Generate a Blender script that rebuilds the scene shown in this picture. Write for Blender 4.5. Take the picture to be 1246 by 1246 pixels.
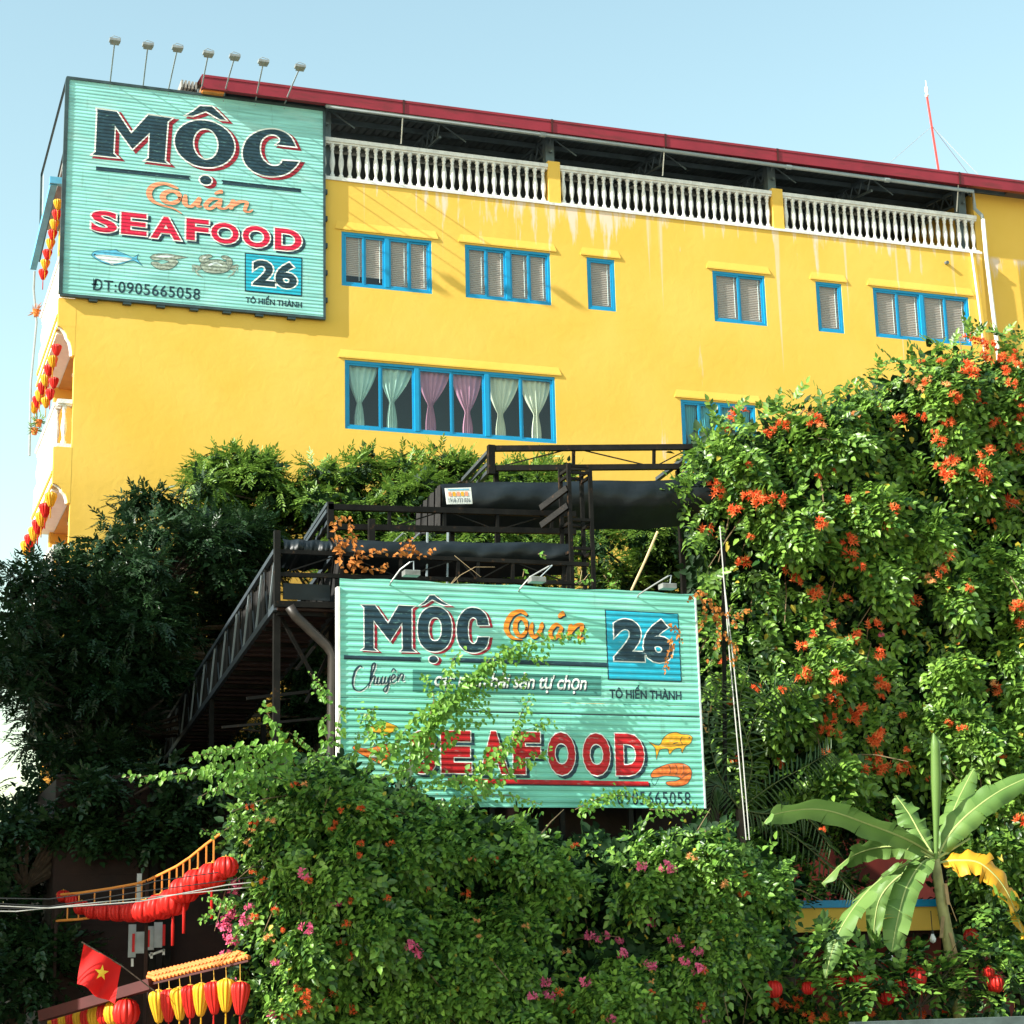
import bpy, bmesh, math, random
import numpy as np
from mathutils import Vector, Matrix

for o in list(bpy.data.objects):
    bpy.data.objects.remove(o)
SC = bpy.context.scene
COL = SC.collection
random.seed(7)
RNG = np.random.default_rng(11)
R = math.radians

# ------------------------------------------------------------------ camera
FPX, PW = 2340.0, 1246.0
YAW, PITCH, ROLL = R(19.49), R(13.69), R(1.43)
CAM = np.array([0.0, 0.0, 1.6])


def cam_axes():
    f = np.array([math.sin(YAW) * math.cos(PITCH), math.cos(YAW) * math.cos(PITCH), math.sin(PITCH)])
    r = np.array([math.cos(YAW), -math.sin(YAW), 0.0])
    d = -np.cross(r, f)
    c, s = math.cos(ROLL), math.sin(ROLL)
    return np.array([c * r + s * d, -s * r + c * d, f])


AX = cam_axes()
cam_data = bpy.data.cameras.new('camera')
cam = bpy.data.objects.new('camera', cam_data)
COL.objects.link(cam)
mw = Matrix(((AX[0][0], -AX[1][0], -AX[2][0], CAM[0]),
             (AX[0][1], -AX[1][1], -AX[2][1], CAM[1]),
             (AX[0][2], -AX[1][2], -AX[2][2], CAM[2]),
             (0, 0, 0, 1)))
cam.matrix_world = mw
cam_data.sensor_width = 36.0
cam_data.sensor_fit = 'HORIZONTAL'
cam_data.lens = 36.0 * FPX / PW
cam_data.clip_start = 0.2
cam_data.clip_end = 3000.0
SC.camera = cam

# ------------------------------------------------------------------ sky and sun
SUN_DIR = Vector((4.8, 1.0, -3.05)).normalized()          # the way the light travels
SUN_EL = math.asin(-SUN_DIR.z)
SUN_AZ = math.atan2(-SUN_DIR.x, -SUN_DIR.y)               # clockwise from +Y
world = bpy.data.worlds.new('World')
SC.world = world
world.use_nodes = True
wn = world.node_tree.nodes
wl = world.node_tree.links
wn.clear()
sky = wn.new('ShaderNodeTexSky')
sky.sky_type = 'NISHITA'
sky.sun_disc = False
sky.sun_elevation = SUN_EL
sky.sun_rotation = SUN_AZ
sky.altitude = 0.0
sky.air_density = 1.5
sky.dust_density = 1.0
sky.ozone_density = 1.0
tint = wn.new('ShaderNodeMix')
tint.data_type = 'RGBA'
tint.blend_type = 'MULTIPLY'
tint.inputs[0].default_value = 1.0
tint.inputs[7].default_value = (0.97, 1.0, 0.83, 1.0)
bg = wn.new('ShaderNodeBackground')
bg.inputs['Strength'].default_value = 0.135
wo = wn.new('ShaderNodeOutputWorld')
wl.new(sky.outputs[0], tint.inputs[6])
wl.new(tint.outputs[2], bg.inputs['Color'])
wl.new(bg.outputs[0], wo.inputs['Surface'])

sun_data = bpy.data.lights.new('sun', 'SUN')
sun_data.energy = 4.9
sun_data.angle = R(0.5)
sun_data.color = (1.0, 0.96, 0.88)
sun = bpy.data.objects.new('sun', sun_data)
COL.objects.link(sun)
sun.location = (-30, -20, 40)
sun.rotation_euler = SUN_DIR.to_track_quat('-Z', 'Y').to_euler()

SC.view_settings.view_transform = 'Standard'
SC.view_settings.look = 'None'
SC.view_settings.gamma = 1.0
SC.view_settings.exposure = 1.2
SC.view_settings.use_curve_mapping = False
SC.render.engine = 'CYCLES'
SC.cycles.max_bounces = 5
SC.cycles.transparent_max_bounces = 8


# ------------------------------------------------------------------ geometry of the view (used to read places off the photograph)
def ray(px, py):
    return AX.T @ np.array([(px - 623.0) / FPX, (py - 623.0) / FPX, 1.0])


def U(px, py, Y):
    d = ray(px, py)
    return Vector(CAM + d * (Y / d[1]))


def UX(px, py, X):
    d = ray(px, py)
    return Vector(CAM + d * (X / d[0]))


# ------------------------------------------------------------------ materials
MATS = {}


def mat(name, rgb, rough=0.6, var=0.12, scale=3.0, bump=0.0, bscale=20.0, metal=0.0, spec=0.4, stretch=None):
    if name in MATS:
        return MATS[name]
    m = bpy.data.materials.new(name)
    m.use_nodes = True
    nt = m.node_tree
    b = nt.nodes['Principled BSDF']
    b.inputs['Roughness'].default_value = rough
    b.inputs['Metallic'].default_value = metal
    b.inputs['Specular IOR Level'].default_value = spec
    geo = nt.nodes.new('ShaderNodeNewGeometry')
    src = geo.outputs['Position']
    if stretch:
        mp = nt.nodes.new('ShaderNodeMapping')
        mp.inputs['Scale'].default_value = stretch
        nt.links.new(src, mp.inputs['Vector'])
        src = mp.outputs[0]
    nz = nt.nodes.new('ShaderNodeTexNoise')
    nz.inputs['Scale'].default_value = scale
    nz.inputs['Detail'].default_value = 5.0
    nt.links.new(src, nz.inputs['Vector'])
    cr = nt.nodes.new('ShaderNodeValToRGB')
    c = np.array(rgb)
    lo, hi = c * (1 - var), np.minimum(c * (1 + var), 0.97)
    cr.color_ramp.elements[0].position = 0.3
    cr.color_ramp.elements[1].position = 0.7
    cr.color_ramp.elements[0].color = (*lo, 1)
    cr.color_ramp.elements[1].color = (*hi, 1)
    nt.links.new(nz.outputs['Fac'], cr.inputs[0])
    nt.links.new(cr.outputs[0], b.inputs['Base Color'])
    if bump:
        n2 = nt.nodes.new('ShaderNodeTexNoise')
        n2.inputs['Scale'].default_value = bscale
        n2.inputs['Detail'].default_value = 4.0
        nt.links.new(src, n2.inputs['Vector'])
        bp = nt.nodes.new('ShaderNodeBump')
        bp.inputs['Strength'].default_value = bump
        bp.inputs['Distance'].default_value = 0.03
        nt.links.new(n2.outputs['Fac'], bp.inputs['Height'])
        nt.links.new(bp.outputs[0], b.inputs['Normal'])
    MATS[name] = m
    return m


def leaf_mat(name, dark, light, trans=0.35, rough=0.45, spec=0.4, pos=(0.0, 1.0)):
    m = bpy.data.materials.new(name)
    m.use_nodes = True
    nt = m.node_tree
    b = nt.nodes['Principled BSDF']
    out = nt.nodes['Material Output']
    geo = nt.nodes.new('ShaderNodeNewGeometry')
    cr = nt.nodes.new('ShaderNodeValToRGB')
    cr.color_ramp.elements[0].position, cr.color_ramp.elements[1].position = pos
    cr.color_ramp.elements[0].color = (*dark, 1)
    cr.color_ramp.elements[1].color = (*light, 1)
    mx = nt.nodes.new('ShaderNodeMath')
    mx.operation = 'MULTIPLY_ADD'
    nz = nt.nodes.new('ShaderNodeTexNoise')
    nz.inputs['Scale'].default_value = 1.1
    nt.links.new(geo.outputs['Position'], nz.inputs['Vector'])
    nt.links.new(geo.outputs['Random Per Island'], mx.inputs[0])
    mx.inputs[1].default_value = 0.6
    sb = nt.nodes.new('ShaderNodeMath')
    sb.operation = 'MULTIPLY'
    sb.inputs[1].default_value = 0.45
    nt.links.new(nz.outputs['Fac'], sb.inputs[0])
    nt.links.new(sb.outputs[0], mx.inputs[2])
    nt.links.new(mx.outputs[0], cr.inputs[0])
    nt.links.new(cr.outputs[0], b.inputs['Base Color'])
    b.inputs['Roughness'].default_value = rough
    b.inputs['Specular IOR Level'].default_value = spec
    tr = nt.nodes.new('ShaderNodeBsdfTranslucent')
    nt.links.new(cr.outputs[0], tr.inputs['Color'])
    ms = nt.nodes.new('ShaderNodeMixShader')
    ms.inputs[0].default_value = trans
    nt.links.new(b.outputs[0], ms.inputs[1])
    nt.links.new(tr.outputs[0], ms.inputs[2])
    nt.links.new(ms.outputs[0], out.inputs['Surface'])
    MATS[name] = m
    return m


def glass_mat():
    m = bpy.data.materials.new('window_glass')
    m.use_nodes = True
    nt = m.node_tree
    nt.nodes.remove(nt.nodes['Principled BSDF'])
    out = nt.nodes['Material Output']
    t = nt.nodes.new('ShaderNodeBsdfTransparent')
    t.inputs['Color'].default_value = (0.80, 0.90, 0.90, 1)
    g = nt.nodes.new('ShaderNodeBsdfGlossy')
    g.inputs['Roughness'].default_value = 0.03
    ms = nt.nodes.new('ShaderNodeMixShader')
    ms.inputs[0].default_value = 0.07
    nt.links.new(t.outputs[0], ms.inputs[1])
    nt.links.new(g.outputs[0], ms.inputs[2])
    nt.links.new(ms.outputs[0], out.inputs['Surface'])
    return m


def plaster_mat():
    """Yellow lime-washed plaster: trowel relief, faint patches, whitish runs below the terrace and odd repairs."""
    m = bpy.data.materials.new('yellow_plaster')
    m.use_nodes = True
    nt = m.node_tree
    N, L = nt.nodes.new, nt.links.new
    b = nt.nodes['Principled BSDF']
    b.inputs['Roughness'].default_value = 0.85
    b.inputs['Specular IOR Level'].default_value = 0.15
    geo = N('ShaderNodeNewGeometry')
    pos = geo.outputs['Position']
    n1 = N('ShaderNodeTexNoise')
    n1.inputs['Scale'].default_value = 0.55
    n1.inputs['Detail'].default_value = 7.0
    L(pos, n1.inputs['Vector'])
    cr = N('ShaderNodeValToRGB')
    cr.color_ramp.elements[0].position = 0.32
    cr.color_ramp.elements[1].position = 0.68
    cr.color_ramp.elements[0].color = (0.77, 0.475, 0.080, 1)
    cr.color_ramp.elements[1].color = (0.82, 0.52, 0.108, 1)
    L(n1.outputs['Fac'], cr.inputs[0])
    # runs
    mp = N('ShaderNodeMapping')
    mp.inputs['Scale'].default_value = (3.4, 1.0, 0.42)
    L(pos, mp.inputs['Vector'])
    n2 = N('ShaderNodeTexNoise')
    n2.inputs['Scale'].default_value = 1.0
    n2.inputs['Detail'].default_value = 6.0
    n2.inputs['Roughness'].default_value = 0.62
    L(mp.outputs[0], n2.inputs['Vector'])
    sep = N('ShaderNodeSeparateXYZ')
    L(pos, sep.inputs[0])

    def mr(sock, a0, a1, b0, b1):
        r = N('ShaderNodeMapRange')
        r.inputs[1].default_value, r.inputs[2].default_value = a0, a1
        r.inputs[3].default_value, r.inputs[4].default_value = b0, b1
        L(sock, r.inputs[0])
        return r.outputs[0]

    def op(kind, a, c):
        k = N('ShaderNodeMath')
        k.operation = kind
        for i, s in enumerate((a, c)):
            if isinstance(s, (int, float)):
                k.inputs[i].default_value = s
            else:
                L(s, k.inputs[i])
        return k.outputs[0]

    zt = mr(sep.outputs[2], 19.6, 21.4, -0.17, 0.06)          # more runs close under the balustrade
    xr = mr(sep.outputs[0], 12.0, 20.5, -0.07, 0.02)           # and towards the right
    band = op('MULTIPLY', op('MULTIPLY', mr(sep.outputs[1], 43.80, 43.83, 0.0, 1.0), mr(sep.outputs[1], 44.40, 44.42, 1.0, 0.0)), mr(sep.outputs[2], 21.42, 21.30, 0, 1))
    n6 = N('ShaderNodeTexNoise')
    n6.inputs['Scale'].default_value = 0.35
    L(pos, n6.inputs['Vector'])
    s = op('ADD', op('ADD', op('ADD', n2.outputs['Fac'], zt), xr), mr(n6.outputs['Fac'], 0.35, 0.65, -0.07, 0.07))
    st = op('MULTIPLY', mr(s, 0.54, 0.63, 0.0, 0.85), band)
    # a few long drips
    mp2 = N('ShaderNodeMapping')
    mp2.inputs['Scale'].default_value = (3.0, 1.0, 0.03)
    L(pos, mp2.inputs['Vector'])
    n4 = N('ShaderNodeTexNoise')
    n4.inputs['Scale'].default_value = 1.0
    n4.inputs['Detail'].default_value = 5.0
    L(mp2.outputs[0], n4.inputs['Vector'])
    drip = op('MULTIPLY', mr(op('ADD', n4.outputs['Fac'], mr(sep.outputs[2], 14.0, 21.4, -0.10, 0.03)), 0.655, 0.69, 0, 0.5), band)
    st2 = op('MAXIMUM', st, drip)
    mix = N('ShaderNodeMix')
    mix.data_type = 'RGBA'
    L(st2, mix.inputs[0])
    L(cr.outputs[0], mix.inputs[6])
    mix.inputs[7].default_value = (0.78, 0.62, 0.52, 1)
    # dull grime patches
    n5 = N('ShaderNodeTexNoise')
    n5.inputs['Scale'].default_value = 1.7
    n5.inputs['Detail'].default_value = 8.0
    n5.inputs['Roughness'].default_value = 0.7
    L(pos, n5.inputs['Vector'])
    mix2 = N('ShaderNodeMix')
    mix2.data_type = 'RGBA'
    L(mr(n5.outputs['Fac'], 0.60, 0.74, 0.0, 0.30), mix2.inputs[0])
    L(mix.outputs[2], mix2.inputs[6])
    mix2.inputs[7].default_value = (0.68, 0.38, 0.065, 1)
    L(mix2.outputs[2], b.inputs['Base Color'])
    n3 = N('ShaderNodeTexNoise')
    n3.inputs['Scale'].default_value = 3.4
    n3.inputs['Detail'].default_value = 8.0
    n3.inputs['Roughness'].default_value = 0.6
    n3.inputs['Distortion'].default_value = 0.5
    L(pos, n3.inputs['Vector'])
    bp = N('ShaderNodeBump')
    bp.inputs['Strength'].default_value = 0.13
    bp.inputs['Distance'].default_value = 0.05
    L(n3.outputs['Fac'], bp.inputs['Height'])
    L(bp.outputs[0], b.inputs['Normal'])
    MATS['yellow'] = m
    return m


YELLOW = plaster_mat()
GLASS = glass_mat()
WHITE = mat('white_paint', (0.80, 0.80, 0.78), 0.6, 0.05, 5)
WHITE2 = mat('weathered_white', (0.74, 0.73, 0.70), 0.7, 0.14, 6, 0.2, 30)
BLUE = mat('blue_window_paint', (0.005, 0.27, 0.52), 0.4, 0.06, 4)
SKYBLUE = mat('blue_beam_paint', (0.10, 0.36, 0.58), 0.5, 0.15, 3)
BLIND = mat('grey_blind', (0.64, 0.455, 0.39), 0.7, 0.06, 2)
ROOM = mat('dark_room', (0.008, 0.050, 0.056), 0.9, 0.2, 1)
CUR_G = mat('pale_green_curtain', (0.52, 0.66, 0.58), 0.9, 0.08, 4)
CUR_P = mat('pink_curtain', (0.60, 0.24, 0.36), 0.9, 0.08, 4)
CUR_C = mat('cream_curtain', (0.78, 0.72, 0.55), 0.9, 0.06, 4)
CUR_T = mat('teal_curtain', (0.08, 0.42, 0.48), 0.9, 0.08, 4)
ROOFRED = mat('red_roof_metal', (0.25, 0.018, 0.032), 0.45, 0.16, 1.2, 0.05, 8)
ROOFDARK = mat('dark_roof_sheet', (0.10, 0.12, 0.125), 0.7, 0.2, 2)
STEELG = mat('grey_steel', (0.045, 0.058, 0.068), 0.5, 0.2, 3)
TRUSS = mat('grey_truss_steel', (0.11, 0.15, 0.17), 0.5, 0.2, 3)
PIPEG = mat('grey_pipe', (0.28, 0.33, 0.35), 0.5, 0.12, 4)
PIPEW = mat('white_pipe', (0.72, 0.70, 0.64), 0.5, 0.1, 4)
TEAL = mat('teal_corrugated_sheet', (0.26, 0.60, 0.56), 0.42, 0.20, 1.6, 0.0, 20, 0, 0.45, (0.5, 1.0, 5.0))
TEAL2 = mat('green_teal_corrugated_sheet', (0.20, 0.60, 0.47), 0.42, 0.28, 1.6, 0.0, 20, 0, 0.45, (0.5, 1.0, 5.0))
TEALEDGE = mat('sheet_edge', (0.55, 0.62, 0.60), 0.5, 0.2, 8)
FRAMEB = mat('sign_frame_steel', (0.030, 0.055, 0.060), 0.5, 0.3, 5)
INK = mat('dark_navy_paint', (0.012, 0.040, 0.058), 0.5, 0.25, 6)
PWHITE = mat('white_sign_paint', (0.82, 0.85, 0.80), 0.5, 0.06, 6)
PRED = mat('crimson_sign_paint', (0.62, 0.010, 0.050), 0.5, 0.14, 6)
PRED2 = mat('red_sign_paint', (0.47, 0.008, 0.012), 0.5, 0.22, 6)
PSHRED = mat('red_letter_edge', (0.27, 0.010, 0.022), 0.5, 0.15, 6)
CORAL = mat('coral_sign_paint', (0.86, 0.32, 0.17), 0.5, 0.12, 8)
ORANGE = mat('orange_sign_paint', (0.82, 0.25, 0.02), 0.5, 0.14, 8)
PBLUE = mat('blue_sign_panel', (0.015, 0.36, 0.50), 0.45, 0.10, 5)
STRIP = mat('grey_green_strip', (0.06, 0.24, 0.20), 0.5, 0.1, 5)
FISHB = mat('fish_blue', (0.10, 0.42, 0.60), 0.5, 0.2, 12)
FISHW = mat('fish_silver', (0.62, 0.70, 0.70), 0.5, 0.15, 14)
CRAB = mat('crab_grey', (0.28, 0.33, 0.27), 0.5, 0.5, 16)
GOLD = mat('fish_gold', (0.80, 0.38, 0.02), 0.5, 0.25, 14)
PRAWN = mat('prawn_orange', (0.80, 0.17, 0.03), 0.5, 0.4, 14)
BLACKST = mat('black_painted_steel', (0.007, 0.0065, 0.0055), 0.55, 0.5, 4, 0.1, 30, 0, 0.14)
TARP = mat('black_tarpaulin', (0.008, 0.012, 0.014), 0.45, 0.3, 2.5, 0.5, 4, 0, 0.35)
PLEAT = mat('faded_black_canvas', (0.012, 0.011, 0.010), 0.8, 0.4, 8)
BROWNB = mat('brown_boards', (0.030, 0.012, 0.008), 0.7, 0.3, 3)
BAMBOO = mat('bamboo_pole', (0.55, 0.40, 0.20), 0.6, 0.15, 6)
LAMPM = mat('lamp_metal', (0.30, 0.31, 0.30), 0.4, 0.2, 10, 0, 10, 0.4)
LAMPW = mat('lamp_white_plastic', (0.66, 0.64, 0.58), 0.5, 0.1, 10)
MASTRED = mat('mast_red', (0.70, 0.06, 0.05), 0.5, 0.1, 5)
LRED = leaf_mat('red_lantern_silk', (0.62, 0.012, 0.010), (0.80, 0.030, 0.020), 0.30, 0.45)
LYEL = leaf_mat('yellow_lantern_silk', (0.80, 0.42, 0.015), (0.90, 0.52, 0.03), 0.30, 0.45)
LTRIM = mat('lantern_gold_trim', (0.55, 0.30, 0.05), 0.5, 0.1, 8)
for _m in (LRED, LYEL):                                    # seams of the silk gores
    _nt = _m.node_tree
    _tc = _nt.nodes.new('ShaderNodeTexCoord')
    _sp = _nt.nodes.new('ShaderNodeSeparateXYZ')
    _nt.links.new(_tc.outputs['Object'], _sp.inputs[0])
    _at = _nt.nodes.new('ShaderNodeMath')
    _at.operation = 'ARCTAN2'
    _nt.links.new(_sp.outputs[1], _at.inputs[0])
    _nt.links.new(_sp.outputs[0], _at.inputs[1])
    _mu = _nt.nodes.new('ShaderNodeMath')
    _mu.operation = 'MULTIPLY'
    _mu.inputs[1].default_value = 6.0
    _nt.links.new(_at.outputs[0], _mu.inputs[0])
    _si = _nt.nodes.new('ShaderNodeMath')
    _si.operation = 'COSINE'
    _nt.links.new(_mu.outputs[0], _si.inputs[0])
    _ab = _nt.nodes.new('ShaderNodeMath')
    _ab.operation = 'ABSOLUTE'
    _nt.links.new(_si.outputs[0], _ab.inputs[0])
    _bp = _nt.nodes.new('ShaderNodeBump')
    _bp.inputs['Strength'].default_value = 0.6
    _bp.inputs['Distance'].default_value = 0.05
    _nt.links.new(_ab.outputs[0], _bp.inputs['Height'])
    _nt.links.new(_bp.outputs[0], _nt.nodes['Principled BSDF'].inputs['Normal'])
FLAGR = leaf_mat('flag_red', (0.72, 0.010, 0.010), (0.80, 0.015, 0.012), 0.45, 0.7)
STARY = mat('star_yellow', (0.90, 0.62, 0.05), 0.7, 0.03, 8)
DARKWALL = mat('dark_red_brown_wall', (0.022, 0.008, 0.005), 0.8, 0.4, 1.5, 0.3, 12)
TILE = mat('orange_roof_tile', (0.58, 0.17, 0.035), 0.7, 0.25, 9)
TILER = mat('dark_red_gutter', (0.06, 0.008, 0.007), 0.6, 0.2, 3)
GOLDRAIL = mat('gold_handrail', (0.72, 0.26, 0.05), 0.5, 0.1, 6)
CABLE = mat('black_cable', (0.02, 0.02, 0.02), 0.6, 0.1, 4)
CABLEG = mat('grey_cable', (0.45, 0.45, 0.42), 0.6, 0.1, 4)
BARK = mat('bark', (0.075, 0.052, 0.036), 0.9, 0.35, 8, 0.5, 20)
VINESTEM = mat('vine_stem', (0.17, 0.12, 0.06), 0.8, 0.3, 10)
CONC = mat('grey_concrete', (0.24, 0.23, 0.21), 0.9, 0.2, 2, 0.3, 15)
ASPH = mat('asphalt', (0.05, 0.05, 0.052), 0.9, 0.2, 3, 0.3, 40)
EARTH = mat('dusty_ground', (0.30, 0.26, 0.20), 0.95, 0.25, 0.6, 0.3, 10)
LINEW = mat('road_paint', (0.75, 0.75, 0.72), 0.7, 0.1, 5)
HOUSEW = mat('shade_house_plaster', (0.55, 0.50, 0.42), 0.85, 0.12, 0.8, 0.2, 10)
HOUSER = mat('shade_house_roof', (0.30, 0.10, 0.06), 0.8, 0.2, 3)

LEAF_VINE = leaf_mat('trumpet_vine_leaf', (0.014, 0.065, 0.012), (0.29, 0.50, 0.075), 0.34, 0.38, 0.5, (0.20, 0.90))
LEAF_BUSH = leaf_mat('creeper_leaf', (0.010, 0.058, 0.012), (0.28, 0.50, 0.080), 0.32, 0.38, 0.5, (0.22, 0.92))
LEAF_SHOOT = leaf_mat('young_creeper_leaf', (0.06, 0.20, 0.022), (0.25, 0.46, 0.060), 0.35, 0.42, 0.45)
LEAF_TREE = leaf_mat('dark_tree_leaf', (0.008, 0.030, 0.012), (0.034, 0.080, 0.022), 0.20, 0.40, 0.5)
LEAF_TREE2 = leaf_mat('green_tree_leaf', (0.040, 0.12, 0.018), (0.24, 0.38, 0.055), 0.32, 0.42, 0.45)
LEAF_INNER = leaf_mat('shade_dark_inner_leaf', (0.006, 0.022, 0.008), (0.022, 0.060, 0.016), 0.15, 0.6, 0.2)  # near-black leaf copy: the shade inside the foliage is put into its colour
LEAF_YEL = leaf_mat('yellowing_leaf', (0.38, 0.34, 0.03), (0.62, 0.46, 0.06), 0.35, 0.5, 0.3)
LEAF_DRY = leaf_mat('dry_brown_leaf', (0.34, 0.11, 0.022), (0.62, 0.24, 0.05), 0.35, 0.7, 0.2)
LEAF_BAN = leaf_mat('banana_leaf', (0.09, 0.19, 0.040), (0.18, 0.30, 0.075), 0.30, 0.5, 0.35)
LEAF_BANY = leaf_mat('yellow_banana_leaf', (0.75, 0.36, 0.02), (0.85, 0.46, 0.03), 0.40, 0.5, 0.4)
LEAF_PALM = leaf_mat('palm_leaf', (0.03, 0.08, 0.025), (0.09, 0.16, 0.04), 0.25, 0.4, 0.5)
MIDRIB = mat('banana_midrib', (0.34, 0.40, 0.14), 0.5, 0.1, 5)
BANSTEM = mat('banana_stem', (0.30, 0.28, 0.11), 0.6, 0.35, 5, 0.2, 12)
FL_OR = leaf_mat('orange_flower', (0.84, 0.065, 0.020), (0.95, 0.32, 0.10), 0.35, 0.6, 0.2)
FL_PINK = leaf_mat('pink_flower', (0.70, 0.06, 0.20), (0.85, 0.22, 0.36), 0.35, 0.6, 0.2)
FL_PALE = leaf_mat('peach_flower', (0.82, 0.32, 0.10), (0.88, 0.50, 0.22), 0.35, 0.6, 0.2)


def add_wear(m, rgb, scale, lo, hi, amt, stretch=(1, 1, 1)):
    # chips, fading and runs with a shape of their own, mixed over the paint
    nt = m.node_tree
    b = nt.nodes['Principled BSDF']
    src = b.inputs['Base Color'].links[0].from_socket
    geo = nt.nodes.new('ShaderNodeNewGeometry')
    mp = nt.nodes.new('ShaderNodeMapping')
    mp.inputs['Scale'].default_value = stretch
    nz = nt.nodes.new('ShaderNodeTexNoise')
    nz.inputs['Scale'].default_value = scale
    nz.inputs['Detail'].default_value = 6.0
    nz.inputs['Roughness'].default_value = 0.65
    r = nt.nodes.new('ShaderNodeMapRange')
    r.inputs[1].default_value, r.inputs[2].default_value, r.inputs[4].default_value = lo, hi, amt
    mx = nt.nodes.new('ShaderNodeMix')
    mx.data_type = 'RGBA'
    mx.inputs[7].default_value = (*rgb, 1)
    nt.links.new(geo.outputs['Position'], mp.inputs['Vector'])
    nt.links.new(mp.outputs[0], nz.inputs['Vector'])
    nt.links.new(nz.outputs['Fac'], r.inputs[0])
    nt.links.new(r.outputs[0], mx.inputs[0])
    nt.links.new(src, mx.inputs[6])
    nt.links.new(mx.outputs[2], b.inputs['Base Color'])


for _m in (INK, PWHITE, PRED, PRED2, PSHRED, CORAL, ORANGE, PBLUE, GOLD, PRAWN):
    add_wear(_m, (0.22, 0.46, 0.40), 9.0, 0.58, 0.72, 0.5, (.6, 1, 2.0))
for _m in (TEAL, TEAL2):
    add_wear(_m, (0.42, 0.66, 0.60), 1.3, 0.50, 0.70, 0.55, (.5, 1, 1.4))
    add_wear(_m, (0.10, 0.20, 0.15), 2.2, 0.60, 0.74, 0.45, (3.0, 1, .35))
    add_wear(_m, (0.07, 0.26, 0.21), 1.0, 0.56, 0.64, 0.40, (.3, 1, 12.0))
add_wear(ROOFRED, (0.13, 0.02, 0.02), 1.5, 0.52, 0.66, 0.6, (.6, 1, 3))
add_wear(WHITE2, (0.38, 0.37, 0.33), 5.0, 0.56, 0.72, 0.6, (1.5, 1.5, .5))
add_wear(BLUE, (0.05, 0.20, 0.32), 6.0, 0.58, 0.70, 0.6)
add_wear(BLACKST, (0.09, 0.045, 0.02), 7.0, 0.60, 0.72, 0.6)


# ------------------------------------------------------------------ mesh helpers
def wloc(o):
    v = Vector((0, 0, 0))
    while o is not None:
        v = v + o.location
        o = o.parent
    return v


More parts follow.
